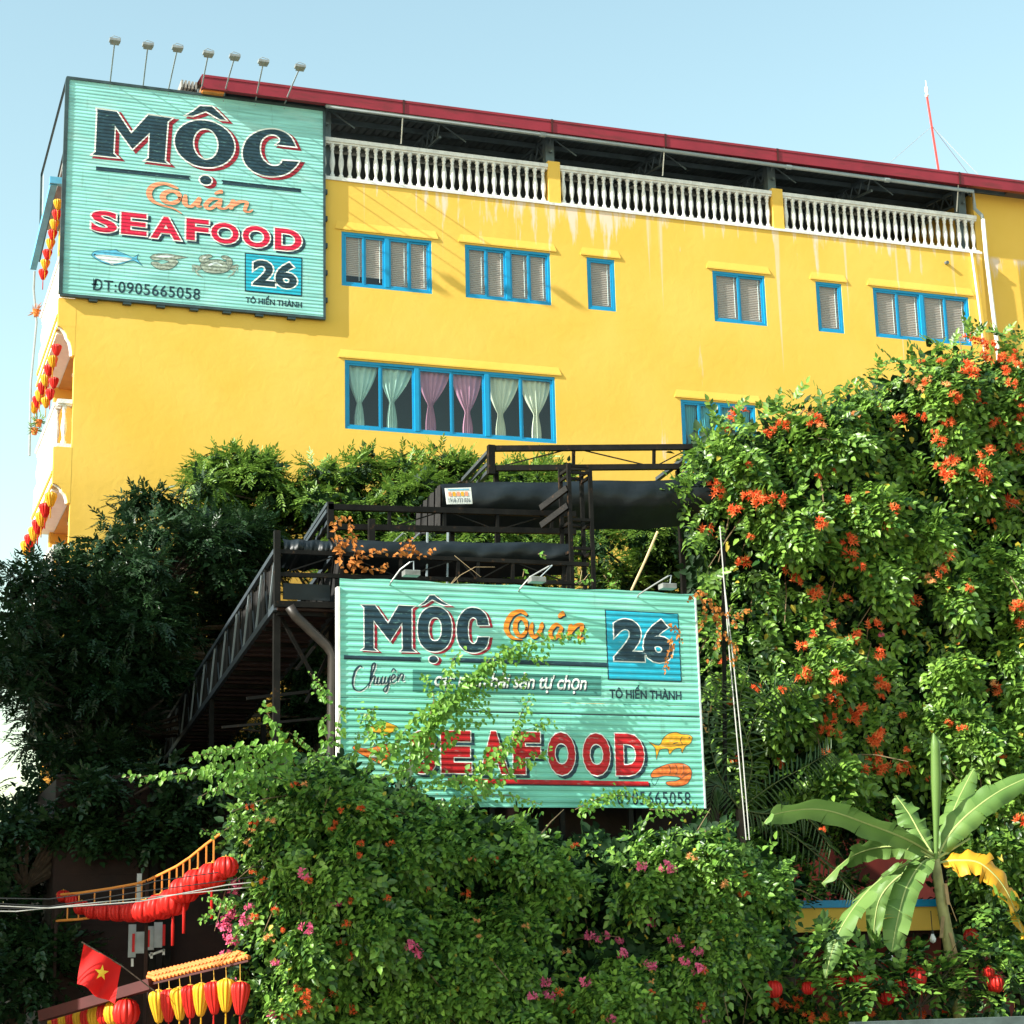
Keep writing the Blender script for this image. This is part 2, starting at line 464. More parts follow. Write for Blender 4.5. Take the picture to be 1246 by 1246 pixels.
class MB:
    def __init__(s):
        s.v, s.f = [], []

    def add(s, vs, fs):
        n = len(s.v)
        s.v += [Vector(p) for p in vs]
        s.f += [tuple(n + i for i in f) for f in fs]
        return s

    def box(s, x0, x1, y0, y1, z0, z1):
        return s.add([(x0, y0, z0), (x1, y0, z0), (x1, y1, z0), (x0, y1, z0), (x0, y0, z1), (x1, y0, z1), (x1, y1, z1), (x0, y1, z1)],
                     [(0, 3, 2, 1), (4, 5, 6, 7), (0, 1, 5, 4), (1, 2, 6, 5), (2, 3, 7, 6), (3, 0, 4, 7)])

    def bar(s, p, q, w, h=None, up=(0, 0, 1)):
        h = w if h is None else h
        p, q = Vector(p), Vector(q)
        d = (q - p).normalized()
        up = Vector(up)
        if abs(d.dot(up)) > 0.97:
            up = Vector((0, 1, 0))
        a = d.cross(up).normalized() * (w / 2)
        b = a.normalized().cross(d).normalized() * (h / 2)
        vs = [p - a - b, p + a - b, p + a + b, p - a + b, q - a - b, q + a - b, q + a + b, q - a + b]
        return s.add(vs, [(0, 3, 2, 1), (4, 5, 6, 7), (0, 1, 5, 4), (1, 2, 6, 5), (2, 3, 7, 6), (3, 0, 4, 7)])

    def tube(s, pts, r, n=8, r2=None):
        pts = [Vector(p) for p in pts]
        r2 = r if r2 is None else r2
        k = len(pts)
        rings = []
        ref = None
        for i, p in enumerate(pts):
            d = (pts[min(i + 1, k - 1)] - pts[max(i - 1, 0)]).normalized()
            if ref is None:
                ref = d.orthogonal().normalized()
            a = (ref - d * ref.dot(d))
            a = a.normalized() if a.length > 1e-6 else d.orthogonal().normalized()
            ref = a
            b = d.cross(a)
            rr = r + (r2 - r) * i / max(1, k - 1)
            rings.append([p + (a * math.cos(t) + b * math.sin(t)) * rr for t in [2 * math.pi * j / n for j in range(n)]])
        vs = [v for g in rings for v in g]
        fs = []
        for i in range(k - 1):
            for j in range(n):
                fs.append((i * n + j, i * n + (j + 1) % n, (i + 1) * n + (j + 1) % n, (i + 1) * n + j))
        fs.append(tuple(range(n))[::-1])
        fs.append(tuple((k - 1) * n + j for j in range(n)))
        return s.add(vs, fs)

    def lathe(s, prof, c=(0, 0, 0), n=10, sx=1.0, sy=1.0, flute=0.0):
        c = Vector(c)
        vs, fs = [], []
        for (r, z) in prof:
            for j in range(n):
                t = 2 * math.pi * j / n
                rr = r * (1 - flute * (j % 2))
                vs.append(c + Vector((rr * math.cos(t) * sx, rr * math.sin(t) * sy, z)))
        for i in range(len(prof) - 1):
            for j in range(n):
                fs.append((i * n + j, i * n + (j + 1) % n, (i + 1) * n + (j + 1) % n, (i + 1) * n + j))
        fs.append(tuple(range(n))[::-1])
        fs.append(tuple((len(prof) - 1) * n + j for j in range(n)))
        return s.add(vs, fs)

    def grid(s, P):
        """P: rows of points"""
        nr, nc = len(P), len(P[0])
        return s.add([p for row in P for p in row],
                     [(i * nc + j, i * nc + j + 1, (i + 1) * nc + j + 1, (i + 1) * nc + j) for i in range(nr - 1) for j in range(nc - 1)])

    def prism(s, poly, ext):
        ext = Vector(ext)
        n = len(poly)
        vs = [Vector(p) for p in poly] + [Vector(p) + ext for p in poly]
        fs = [tuple(range(n)), tuple(range(n, 2 * n))[::-1]] + [(i, n + i, n + (i + 1) % n, (i + 1) % n) for i in range(n)]
        return s.add(vs, fs)

    def build(s, name, m, parent=None, base=None, smooth=False):
        base = Vector(base) if base is not None else Vector((0, 0, 0))
        off = (wloc(parent) if parent is not None else Vector((0, 0, 0))) + base
        me = bpy.data.meshes.new(name)
        me.from_pydata([tuple(v - off) for v in s.v], [], s.f)
        me.materials.append(m)
        if smooth:
            me.polygons.foreach_set('use_smooth', [True] * len(me.polygons))
        me.update()
        o = bpy.data.objects.new(name, me)
        COL.objects.link(o)
        o.location = base
        if parent is not None:
            o.parent = parent
        return o


def fix_normals(o):
    bm = bmesh.new()
    bm.from_mesh(o.data)
    bmesh.ops.recalc_face_normals(bm, faces=bm.faces)
    bm.to_mesh(o.data)
    bm.free()


def tag(o, label=None, cat=None, group=None, kind=None):
    if label:
        o['label'] = label
    if cat:
        o['category'] = cat
    if group:
        o['group'] = group
    if kind:
        o['kind'] = kind
    return o


def thing(name, label, cat, loc, group=None):
    o = bpy.data.objects.new(name, None)
    COL.objects.link(o)
    o.location = Vector(loc)
    o.empty_display_size = 0.3
    return tag(o, label, cat, group)


def inst(me, name, parent, loc, rot=None, scale=None):
    o = bpy.data.objects.new(name, me)
    COL.objects.link(o)
    o.location = Vector(loc) - (wloc(parent) if parent is not None else Vector((0, 0, 0)))
    if rot is not None:
        o.rotation_euler = rot
    if scale is not None:
        o.scale = (scale,) * 3 if isinstance(scale, (int, float)) else scale
    if parent is not None:
        o.parent = parent
    return o


def copy_tree(o, parent=None):
    c = o.copy()
    COL.objects.link(c)
    c.parent = parent
    for ch in o.children:
        copy_tree(ch, c)
    return c


def ordinal(i):
    return ['first', 'second', 'third', 'fourth', 'fifth', 'sixth', 'seventh', 'eighth', 'ninth', 'tenth', 'eleventh', 'twelfth', 'thirteenth', 'fourteenth', 'fifteenth'][i]


# ------------------------------------------------------------------ ground
g = MB().add([(-900, -300, 0), (900, -300, 0), (900, 1500, 0), (-900, 1500, 0)], [(0, 1, 2, 3)]).build('ground', EARTH)
tag(g, kind='structure')
g = MB().add([(-200, -8, .004), (200, -8, .004), (200, 12, .004), (-200, 12, .004)], [(0, 1, 2, 3)]).build('road', ASPH)
tag(g, kind='structure')
mk = MB()
for i in range(-20, 21):
    mk.add([(i * 8, 2.4, .008), (i * 8 + 3, 2.4, .008), (i * 8 + 3, 2.55, .008), (i * 8, 2.55, .008)], [(0, 1, 2, 3)])
tag(mk.build('road_marking', LINEW), kind='structure')
pv = MB().box(-200, 200, 12, 27.0, 0.0, 0.13).build('pavement', CONC)
tag(pv, kind='structure')

# ------------------------------------------------------------------ the yellow building
YW = 44.0
YB = 48.8                      # its back
XL, XR = 4.75, 29.92
B = thing('yellow_building', 'tall yellow plastered building with blue windows, white balustrade and red roof edge', 'building', (XL, YW, 0))
ZT = 21.36
holes = [  # x0, x1, z0, z1, sashes, kind
    (11.22, 13.58, 18.54, 19.98, 4, 'blind'), (14.47, 16.80, 18.54, 19.98, 4, 'blind'), (17.82, 18.61, 18.54, 19.98, 1, 'blind'),
    (21.44, 23.00, 18.54, 19.98, 2, 'blind'), (24.54, 25.34, 18.54, 19.98, 1, 'blind'), (26.31, 29.36, 18.54, 19.98, 4, 'blind'),
    (11.29, 16.83, 14.83, 16.60, 6, 'curtain'), (20.33, 22.50, 14.55, 16.28, 4, 'teal'),
    (20.80, 23.60, 10.40, 12.50, 4, 'teal'),
]


def wall_with_holes(x0, x1, z0, z1, y, depth, hs):
    xs = sorted({x0, x1, *[h[0] for h in hs], *[h[1] for h in hs]})
    zs = sorted({z0, z1, *[h[2] for h in hs], *[h[3] for h in hs]})
    mb = MB()
    for i in range(len(xs) - 1):
        for j in range(len(zs) - 1):
            cx, cz = (xs[i] + xs[i + 1]) / 2, (zs[j] + zs[j + 1]) / 2
            if any(h[0] < cx < h[1] and h[2] < cz < h[3] for h in hs):
                continue
            mb.add([(xs[i], y, zs[j]), (xs[i + 1], y, zs[j]), (xs[i + 1], y, zs[j + 1]), (xs[i], y, zs[j + 1])], [(0, 1, 2, 3)])
    for h in hs:
        a, b, c, d = h[:4]
        for p, q in (((a, c), (a, d)), ((a, d), (b, d)), ((b, d), (b, c)), ((b, c), (a, c))):
            mb.add([(p[0], y, p[1]), (q[0], y, q[1]), (q[0], y + depth, q[1]), (p[0], y + depth, p[1])], [(0, 1, 2, 3)])
    # left return
    mb.add([(x0, y, z0), (x0, y, z1), (x0, y + .25, z1), (x0, y + .25, z0)], [(0, 1, 2, 3)])
    mb.add([(x1, y, z0), (x1, y + .21, z0), (x1, y + .21, z1), (x1, y, z1)], [(0, 1, 2, 3)])
    return mb


wall_with_holes(XL, XR, 0, ZT, YW, 0.16, holes).build('wall', YELLOW, B)
MB().box(6.6, XR, YB - .25, YB, 0, ZT).build('rear_wall', YELLOW, B)
MB().box(XL - .35, XR, YW + .02, YB, ZT - .22, ZT - .02).build('terrace_floor', CONC, B)


def blind_mesh(x0, x1, y, z0, z1, pitch=0.05):
    mb = MB()
    n = max(3, int((z1 - z0) / pitch))
    rows = []
    for i in range(n + 1):
        z = z1 - (z1 - z0) * i / n
        rows.append([(x0, y + .014, z), (x1, y + .014, z)])
        if i < n:
            zz = z - (z1 - z0) / n * 0.86
            rows.append([(x0, y - .014, zz), (x1, y - .014, zz)])
    return mb.grid(rows)


def curtain_mesh(x0, x1, y, z0, z1, lean):
    tie = random.uniform(.52, .70)
    full = random.uniform(.40, .48)
    phs = random.uniform(0, 6)
    w = x1 - x0
    cx = x0 + w * (0.5 + lean)
    rows = []
    for i in range(25):
        t = i / 24
        if t < tie:
            k = t / tie
            hw = w * (full * (1 - k ** 1.6) + .07)
        else:
            k = (t - tie) / (1 - tie)
            hw = w * (.07 + .085 * math.sin(min(1, k * 1.3) * math.pi / 2))
        c = (x0 + x1) / 2 + (cx - (x0 + x1) / 2) * min(1, t / tie)
        row = []
        for j in range(29):
            u = j / 28 * 2 - 1
            row.append((c + u * hw, y + .028 * math.sin(u * 16 + phs + 1.3 * math.sin(u * 3 + phs)) + .05 * abs(u), z1 - (z1 - z0) * t))
        rows.append(row)
    return MB().grid(rows)


for wi, (x0, x1, z0, z1, ns, kind) in enumerate(holes):
    win = MB()
    yf = YW + .015
    fr = .07
    # fixed outer frame
    win.box(x0, x1, yf, yf + .09, z1 - fr, z1)
    win.box(x0, x1, yf, yf + .09, z0, z0 + fr)
    win.box(x0, x0 + fr, yf, yf + .09, z0 + fr, z1 - fr)
    win.box(x1 - fr, x1, yf, yf + .09, z0 + fr, z1 - fr)
    mids = {4: [2], 6: [2, 4], 2: [], 1: []}[ns]
    for k in mids:
        xm = x0 + (x1 - x0) * k / ns
        win.box(xm - .055, xm + .055, yf - .01, yf + .08, z0 + fr, z1 - fr)
    w = win.build('window', BLUE, B)
    ix0, ix1 = x0 + fr, x1 - fr
    edges = [x0 + (x1 - x0) * k / ns for k in range(ns + 1)]
    edges[0], edges[-1] = ix0, ix1
    for k in range(ns):
        a, b = edges[k], edges[k + 1]
        if k in mids:
            a += .055
        if k + 1 in mids:
            b -= .055
        back = (k % 2 == 1) and ns > 1
        ys = yf + (.035 if back else .012)
        sw = .05
        sa = MB()
        c, d = z0 + fr, z1 - fr
        sa.box(a, b, ys, ys + .03, d - sw, d).box(a, b, ys, ys + .03, c, c + sw)
        sa.box(a, a + sw, ys, ys + .03, c + sw, d - sw).box(b - sw, b, ys, ys + .03, c + sw, d - sw)
        sa.build('sash', BLUE, w)
        MB().add([(a + sw, ys + .014, c + sw), (b - sw, ys + .014, c + sw), (b - sw, ys + .014, d - sw), (a + sw, ys + .014, d - sw)], [(0, 1, 2, 3)]).build('pane', GLASS, w)
        if kind == 'blind':
            zb = c + (.24 if (wi == 0 and k < 2) else 0.0)
            blind_mesh(a + .01, b - .01, yf + .085, zb, d).build('blind', BLIND, w)
            MB().tube([(b - .12, yf + .066, d), (b - .12, yf + .066, c + .12)], .008, 5).build('blind_wand', WHITE, w)
        elif kind == 'curtain':
            m = (CUR_G, CUR_P, CUR_C)[k // 2]
            cu = curtain_mesh(a + .01, b - .01, yf + .11, c - .02, d, -.10 if k % 2 == 0 else (-.14 if k < 2 else .02))
            cu.build('curtain', m, w, smooth=True)
        else:
            curtain_mesh(a + .01, b - .01, yf + .11, c - .02, d, -.05).build('curtain', CUR_T, w, smooth=True)
    # room behind
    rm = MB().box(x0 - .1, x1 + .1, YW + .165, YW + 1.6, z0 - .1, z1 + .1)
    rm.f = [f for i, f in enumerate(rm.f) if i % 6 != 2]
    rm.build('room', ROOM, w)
    # hood
    if wi < 8:
        e = .17
        zt, zb = z1 + .33, z1 + .08
        hd = MB().add([(x0 - e + .08, YW + .01, zt), (x1 + e - .08, YW + .01, zt), (x1 + e, YW - .03, zb), (x0 - e, YW - .03, zb),
                       (x0 - e, YW - .03, zb - .035), (x1 + e, YW - .03, zb - .035), (x1 + e, YW + .01, zb - .02), (x0 - e, YW + .01, zb - .02)],
                      [(0, 3, 2, 1), (3, 4, 5, 2), (4, 7, 6, 5), (0, 7, 4, 3), (1, 2, 5, 6)])
        hd.build('window_hood', YELLOW, B)

# terrace balustrade
PROF = [(.045, 0), (.062, .02), (.062, .07), (.040, .10), (.034, .16), (.048, .24), (.068, .36), (.064, .46), (.045, .60), (.033, .70), (.050, .745), (.034, .78), (.060, .81), (.060, .87)]
bal = MB().lathe(PROF, n=8)
bal_me = bpy.data.meshes.new('baluster')
bal_me.from_pydata([tuple(v) for v in bal.v], [], bal.f)
bal_me.materials.append(WHITE2)
bal_me.polygons.foreach_set('use_smooth', [True] * len(bal_me.polygons))


def balustrade(p, q, z, hgt, parent, pitch=.226, top=None):
    """from p to q (x,y), bottom z"""
    p, q = Vector((*p, 0)), Vector((*q, 0))
    L = (q - p).length
    d = (q - p) / L
    mb = MB()
    mb.bar(p + Vector((0, 0, z + .05)), q + Vector((0, 0, z + .05)), .20, .10)
    mb.bar(p + Vector((0, 0, z + hgt - .05)), q + Vector((0, 0, z + hgt - .05)), .20, .10)
    mb.bar(p + d * .001 + Vector((0, 0, z + hgt - .125)), q - d * .001 + Vector((0, 0, z + hgt - .125)), .13, .05)
    o = mb.build('balustrade', WHITE2, parent)
    n = max(1, int(L / pitch))
    s = (hgt - .25) / .87
    for i in range(n):
        c = p + d * (L * (i + .5) / n) + Vector((0, 0, z + .10))
        inst(bal_me, 'baluster', o, c, (0, 0, .3 * i), (1.05, 1.05, s))
    return o


for a, b in ((XL, 16.82), (17.16, 23.37), (23.70, XR - .05)):
    balustrade((a, YW + .10), (b, YW + .10), ZT - .02, 1.16, B)
for x0, x1 in ((16.82, 17.16), (23.37, 23.70)):
    MB().box(x0 + .003, x1 - .003, YW - .004, YW + .28, ZT - .01, 22.58).build('pillar', YELLOW, B)

# white lower lip of the terrace
MB().box(XL + .02, XR, YW - .035, YW - .002, ZT - .03, ZT + .035).build('terrace_edge', WHITE2, B)

# stair tower set back at the right
MB().box(XR + .01, 40, YW + .22, YB + 2, 0, 23.30).build('stair_tower', YELLOW, B)

# red roof
YF = YW - .35
r0, r1 = U(245, 92, YF), U(1246, 221, YF)
zr1 = (r0.z + r1.z) / 2
zr0 = zr1 - .32
roof = MB()
roof.add([(r0.x, YF, zr1), (40, YF, zr1), (40, YB + 1, zr1 + .9), (r0.x, YB + 1, zr1 + .9)], [(0, 1, 2, 3)])
roof.add([(r0.x, YF + .02, zr1 - .03), (40, YF + .02, zr1 - .03), (40, YB + 1, zr1 + .87), (r0.x, YB + 1, zr1 + .87)], [(0, 3, 2, 1)])
ro = roof.build('roof', ROOFRED, B)
joints = [r0.x] + [U(px, 150, YF).x for px in (491, 671, 808, 943, 1161)] + [40]
for i in range(len(joints) - 1):
    fa = MB().box(joints[i] + .006, joints[i + 1] - .006, YF - .03, YF, zr0, zr1 + .01)
    fa.box(joints[i] + .006, joints[i + 1] - .006, YF - .045, YF - .03, zr1 - .05, zr1 + .015)
    fa.box(joints[i] + .006, joints[i + 1] - .006, YF - .03, YF + .12, zr0 - .02, zr0)
    fa.build('fascia', ROOFRED, ro)
    if i:
        MB().box(joints[i] - .03, joints[i] + .03, YF - .055, YF - .046, zr0 - .03, zr1 + .02).build('fascia_strap', TILER, ro)
for px in (491, 808, 1161):
    x = U(px, 150, YF).x
    MB().tube([(x, YF + .05, zr0), (x, YF + .25, 22.5)], .016, 6).build('hanger_rod', PIPEW, ro)
# ceiling sheet with ribs, purlins and braces under the roof
ce = MB()
x = r0.x
rows0, rows1 = [], []
k = 0
while x < 31.5:
    z = -.0 if k % 2 else -.05
    rows0 += [(x, YF + .05, zr1 - .07 + z)]
    rows1 += [(x, YB + .9, zr1 + .80 + z)]
    x += .11 if k % 2 else .10
    k += 1
ce.grid([rows0, rows1]).build('ceiling_sheet', ROOFDARK, ro)
for j, (yy, zz) in enumerate(((YF + .55, zr1 - .12), (YF + 1.6, zr1 + .05), (YF + 2.8, zr1 + .26))):
    MB().bar((r0.x, yy, zz - .06), (31, yy, zz - .06), .06, .13).build('purlin', TRUSS, ro)
for xx in (8.2, 10.9, 13.9, 16.99, 20.2, 23.53, 26.6, 29.6):
    tr = MB()
    tr.bar((xx, YF + .2, zr1 - .24), (xx, YB, zr1 + .48), .06, .09)
    tr.bar((xx, YF + .5, zr1 - .62), (xx, YB, zr1 + .1), .06, .06)
    for q in range(9):
        y0_ = YF + .5 + q * .5
        zt_ = zr1 - .24 + (y0_ - YF) * .14
        tr.bar((xx, y0_, zt_), (xx, y0_ + .25, zt_ - .36), .035)
        tr.bar((xx, y0_ + .25, zt_ - .36), (xx, y0_ + .5, zt_ + .05), .035)
    tr.build('truss', TRUSS, ro)
    tr = MB()
    tr.bar((xx + .02, YF + .62, zr1 - .16), (xx + .75, YF + .62, zr1 - .62), .03)
    tr.build('brace', TRUSS, ro)
for xx in (10.9, 16.99, 23.53, 29.6):
    MB().box(xx - .12, xx + .12, YF + .62, YF + .86, ZT - .02, zr1 - .18).build('post', TRUSS, ro)
MB().box(r0.x, 31.0, YB - .5, YB - .4, ZT, zr1 + .5).build('terrace_screen', ROOFDARK, ro)
# pipe under the eave, with the white pipes at the right corner
g0, g1 = U(397, 129, YF + .06), U(1184, 233, YF + .06)
gp = MB().tube([g0 + Vector((0, .1, .12)), g0, (g0 + g1) / 2 + Vector((0, 0, .01)), g1, U(1186, 254, YW - .10), U(1194.5, 262, YW - .10), U(1196, 268, YW - .10)], .055, 8)
gp.build('eave_pipe', PIPEG, B, smooth=True)
for px in (640, 940, 1068):
    c = g0.lerp(g1, (px - 397) / 787)
    MB().tube([c - Vector((.08, 0, 0)), c + Vector((.08, 0, 0))], .07, 8).build('pipe_joint', PIPEG, B)
MB().tube([U(1196, 267, YW - .1), U(1200, 310, YW - .1), U(1214, 425, YW - .1), U(1222, 520, YW - .1)], .06, 8).build('white_pipe', PIPEW, B, smooth=True)
MB().tube([U(1182, 306, YW - .06), U(1192, 380, YW - .06), U(1199, 440, YW - .06)], .03, 8).build('white_pipe', PIPEW, B, smooth=True)
MB().tube([U(1246, 398, YW + .5), U(1228, 430, YW + .5), U(1222, 470, YW + .5)], .06, 8).build('white_pipe', PIPEW, B, smooth=True)
MB().tube([(28.72, YW + .06, 20.95), (28.72, YW - .10, 20.93)], .05, 8).build('drain_spout', ROOFDARK, B)
# the raw end of the roof beside the billboard
en = MB()
for k in range(6):
    p = U(222 + k * 4.2, 97 + k * .7, YF + .6)
    en.box(p.x - .025, p.x + .025, p.y, p.y + 2.2, p.z - .20, p.z)
p = U(220, 112, YF + .6)
en.box(p.x, p.x + .55, p.y - .02, p.y + 2.2, p.z - .10, p.z + .04)
en.build('canopy_end', CONC, B)
p, q = U(247, 106, YF + .05), U(268, 110, YF + .05)
MB().box(p.x, q.x + .1, YF + .06, YF + .5, p.z - .10, p.z + .12).build('canopy_bracket', GOLDRAIL, B)
p = U(255, 118, YF + .05)
tr = MB()
for k in range(4):
    tr.bar((p.x - .1 + k * .16, YF + .3, p.z - .1), (p.x - .02 + k * .16, YF + .3, p.z + .05), .03)
tr.bar((p.x - .15, YF + .3, p.z + .05), (p.x + .55, YF + .3, p.z + .05), .03)
tr.build('canopy_bracket', WHITE, B)

# ---- left face: balconies one above the other
XO = 4.34
LEV = [(12.62, 13.02, 13.90), (16.20, 16.85, 17.55), (9.1, 9.5, 10.4)]
for zs, zc, zp in LEV:
    # end block flush with the front wall, carried on a curved corbel
    MB().box(XO, XL + .002, YW - .003, YW + .25, zc, zp).build('balcony_end', YELLOW, B)
    poly = [(XL - .001, YW - .002, zc)]
    for t in range(9):
        a = t / 8 * math.pi / 2
        poly.append((XO + .02 + (.33) * math.sin(a) - (.03 if t == 4 else 0), YW - .002, zc - (zc - zs + .05) * (1 - math.cos(a)) ** .8))
    poly.append((XL - .001, YW - .002, zs - .05))
    MB().prism(poly, (0, .25, 0)).build('corbel', YELLOW, B)
    MB().tube([Vector(q) + Vector((-.01, .10, 0)) for q in poly[1:-1]], .045, 6).build('corbel_trim', WHITE2, B)
    MB().box(XO, XL + 1.5, YW + .252, YB, zc - .12, zc + .02).build('balcony_floor', WHITE, B)
    MB().box(XO + .01, XO + .10, YW + .254, YB, zc + .02, zp).build('balcony_parapet', WHITE, B)
    for zz in (zc - .06, zc + .25):
        MB().box(XO - .03, XO + .01, YW + .1, YB, zz, zz + .07).build('yellow_moulding', YELLOW, B)
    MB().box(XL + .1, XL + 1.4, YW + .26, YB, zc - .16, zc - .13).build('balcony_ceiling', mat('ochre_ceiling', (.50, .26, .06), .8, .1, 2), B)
    o = balustrade((XO + .10, YW + .36), (XO + .10, YB - .1), zp, 1.18, B)
    balustrade((XO + .06, YW + .16), (XL - .01, YW + .16), zp, 1.18, B, .24)
    MB().lathe([(.13, -.06), (.13, 0), (.10, .03)], (XL + .42, YW + 1.2, zc - .2), 12).build('ceiling_lamp', WHITE, B)
    MB().lathe([(.13, -.06), (.13, 0), (.10, .03)], (XL + .40, YW + 3.0, zc - .2), 12).build('ceiling_lamp', WHITE, B)
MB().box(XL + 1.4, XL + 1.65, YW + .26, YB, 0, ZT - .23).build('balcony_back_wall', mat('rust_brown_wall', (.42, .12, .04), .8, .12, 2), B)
MB().box(XL, XL + .5, YB - .3, YB, 0, ZT - .23).build('rear_pier', YELLOW, B)
# blue gutter beam along the left eave and the grey sheet hanging beside it
p, q = UX(65.5, 222, 4.18), UX(40.5, 325, 4.18)
MB().bar(p, q, .16, .16).build('gutter_beam', SKYBLUE, B)
MB().box(4.08, 4.40, p.y - .08, p.y + .08, p.z - .05, p.z + .12).build('gutter_end', SKYBLUE, B)
q2 = UX(42, 330, 4.18)
MB().tube([q2, q2 + Vector((0, .05, -.5)), q2 + Vector((.1, .02, -1.4)), q2 + Vector((.02, .1, -3.0)), q2 + Vector((.05, .1, -5.0))], .028, 6).build('down_pipe', PIPEG, B)

# ------------------------------------------------------------------ mast on the roof
p0, p1, p2 = U(1144, 212, 46.6), U(1128, 118, 46.6), U(1125, 101, 46.6)
ms = thing('antenna_mast', 'thin red mast with white tip standing on the red roof edge', 'antenna', p0)
MB().tube([p0 - Vector((0, 0, .4)), p1], .035, 6).build('pole', MASTRED, ms)
MB().lathe([(.03, 0), (.07, .05), (.03, .12), (.06, .20), (.05, .32), (.015, .36), (.012, .55)], p1, 8).build('tip', WHITE, ms)
pm = p0.lerp(p1, .62)
for q in (U(1062, 216, 46.0), U(1205, 228, 46.0), U(1180, 214, 49)):
    MB().tube([pm, q], .007, 4).build('guy_wire', CABLEG, ms)

# ------------------------------------------------------------------ lettering
def curve_mesh(kind, data, offset=0.0):
    """kind 'text': data=(string, shear, spacing); kind 'poly': data=list of closed (u,v) loops. Returns 2D verts, faces"""
    if kind == 'text':
        cu = bpy.data.curves.new('t', 'FONT')
        cu.body, cu.shear, cu.space_character = data
        cu.resolution_u = 4
    else:
        cu = bpy.data.curves.new('t', 'CURVE')
        cu.dimensions = '2D'
        for lp in data:
            sp = cu.splines.new('POLY')
            sp.points.add(len(lp) - 1)
            for i, (a, b) in enumerate(lp):
                sp.points[i].co = (a, b, 0, 1)
            sp.use_cyclic_u = True
    cu.fill_mode = 'FRONT' if kind == 'text' else 'BOTH'
    if kind == 'poly':
        cu.fill_mode = 'FRONT'
    cu.offset = offset
    ob = bpy.data.objects.new('t', cu)
    COL.objects.link(ob)
    dg = bpy.context.evaluated_depsgraph_get()
    me = bpy.data.meshes.new_from_object(ob.evaluated_get(dg))
    vs = np.array([tuple(v.co)[:2] for v in me.vertices]).reshape(-1, 2)
    fs = [tuple(p.vertices) for p in me.polygons]
    bpy.data.objects.remove(ob)
    bpy.data.curves.remove(cu)
    bpy.data.meshes.remove(me)
    return vs, fs


class Sheet:
    """a corrugated sheet facing -Y with horizontal ribs: gives the surface and drapes painted shapes over it"""
    def __init__(s, Y, z0, pitch, amp):
        s.Y, s.z0, s.p, s.a = Y, z0, pitch, amp
        s.kn = [0.0, .30, .5, .80]

    def y(s, z):
        t = ((z - s.z0) / s.p) % 1.0
        if t < .30:
            k = 0
        elif t < .5:
            k = (t - .3) / .2
        elif t < .8:
            k = 1
        else:
            k = 1 - (t - .8) / .2
        return s.Y - s.a * k

    def lines(s, za, zb):
        out = []
        i = math.floor((za - s.z0) / s.p)
        while s.z0 + i * s.p < zb:
            out += [s.z0 + (i + k) * s.p for k in s.kn]
            i += 1
        return [z for z in out if za < z < zb]

    def panel(s, x0, x1, za, zb, nx=2):
        zz = [za] + s.lines(za, zb) + [zb]
        xs = [x0 + (x1 - x0) * i / (nx - 1) for i in range(nx)]
        return MB().grid([[(x, s.y(z), z) for x in xs] for z in zz])

    def paint(s, name, m, parent, vs, fs, layer, mapf=None, dx=0, dz=0, thick=.0022):
        if mapf is not None:
            vs = np.array([mapf(a, b) for a, b in vs])
        vs = vs + np.array([dx, dz])
        bm = bmesh.new()
        bv = [bm.verts.new((a, 0, b)) for a, b in vs]
        for f in fs:
            try:
                bm.faces.new([bv[i] for i in f])
            except ValueError:
                pass
        for z in s.lines(vs[:, 1].min(), vs[:, 1].max()):
            bmesh.ops.bisect_plane(bm, geom=bm.verts[:] + bm.edges[:] + bm.faces[:], plane_co=(0, 0, z), plane_no=(0, 0, 1), dist=1e-5)
        off = wloc(parent)
        for v in bm.verts:
            v.co.y = s.y(v.co.z) - .003 - thick * layer
            v.co -= off
        for f in bm.faces:
            f.normal_update()
            if f.normal.y > 0:
                f.normal_flip()
        me = bpy.data.meshes.new(name)
        bm.to_mesh(me)
        bm.free()
        me.materials.append(m)
        o = bpy.data.objects.new(name, me)
        COL.objects.link(o)
        o.parent = parent
        return o

    def pt(s, px, py):
        p = U(px, py, s.Y)
        return (p.x, p.z)

    def text(s, parent, string, tl, br, layers, bold=0.0, shear=0.0, space=1.0, label=None):
        """layers: list of (material, extra offset, dx, dz, layer)"""
        v0, f0 = curve_mesh('text', (string, shear, space), bold)
        x0, z1 = s.pt(*tl)
        x1, z0 = s.pt(*br)
        mn, mxx = v0.min(0), v0.max(0)
        sx, sz = (x1 - x0) / (mxx[0] - mn[0]), (z1 - z0) / (mxx[1] - mn[1])
        mp = lambda a, b: (x0 + (a - mn[0]) * sx, z0 + (b - mn[1]) * sz)
        for (m, ext, dx, dz, ly) in layers:
            vs, fs = curve_mesh('text', (string, shear, space), bold + ext / ((sx * sz) ** .5))
            o = s.paint('lettering', m, parent, vs, fs, ly, mp, dx, dz)
        if label:
            o['label'] = label

    def poly(s, parent, name, loops_px, layers):
        loops = [[s.pt(*q) for q in lp] for lp in loops_px]
        for (m, ext, dx, dz, ly) in layers:
            vs, fs = curve_mesh('poly', loops, 0.0)
            if ext:
                loops2 = [grow(lp, ext if i == 0 or not inside(lp, loops[0]) else -ext) for i, lp in enumerate(loops)]
                vs, fs = curve_mesh('poly', loops2, 0.0)
            s.paint(name, m, parent, vs, fs, ly, None, dx, dz)


def area2(lp):
    return sum(lp[i][0] * lp[(i + 1) % len(lp)][1] - lp[(i + 1) % len(lp)][0] * lp[i][1] for i in range(len(lp)))


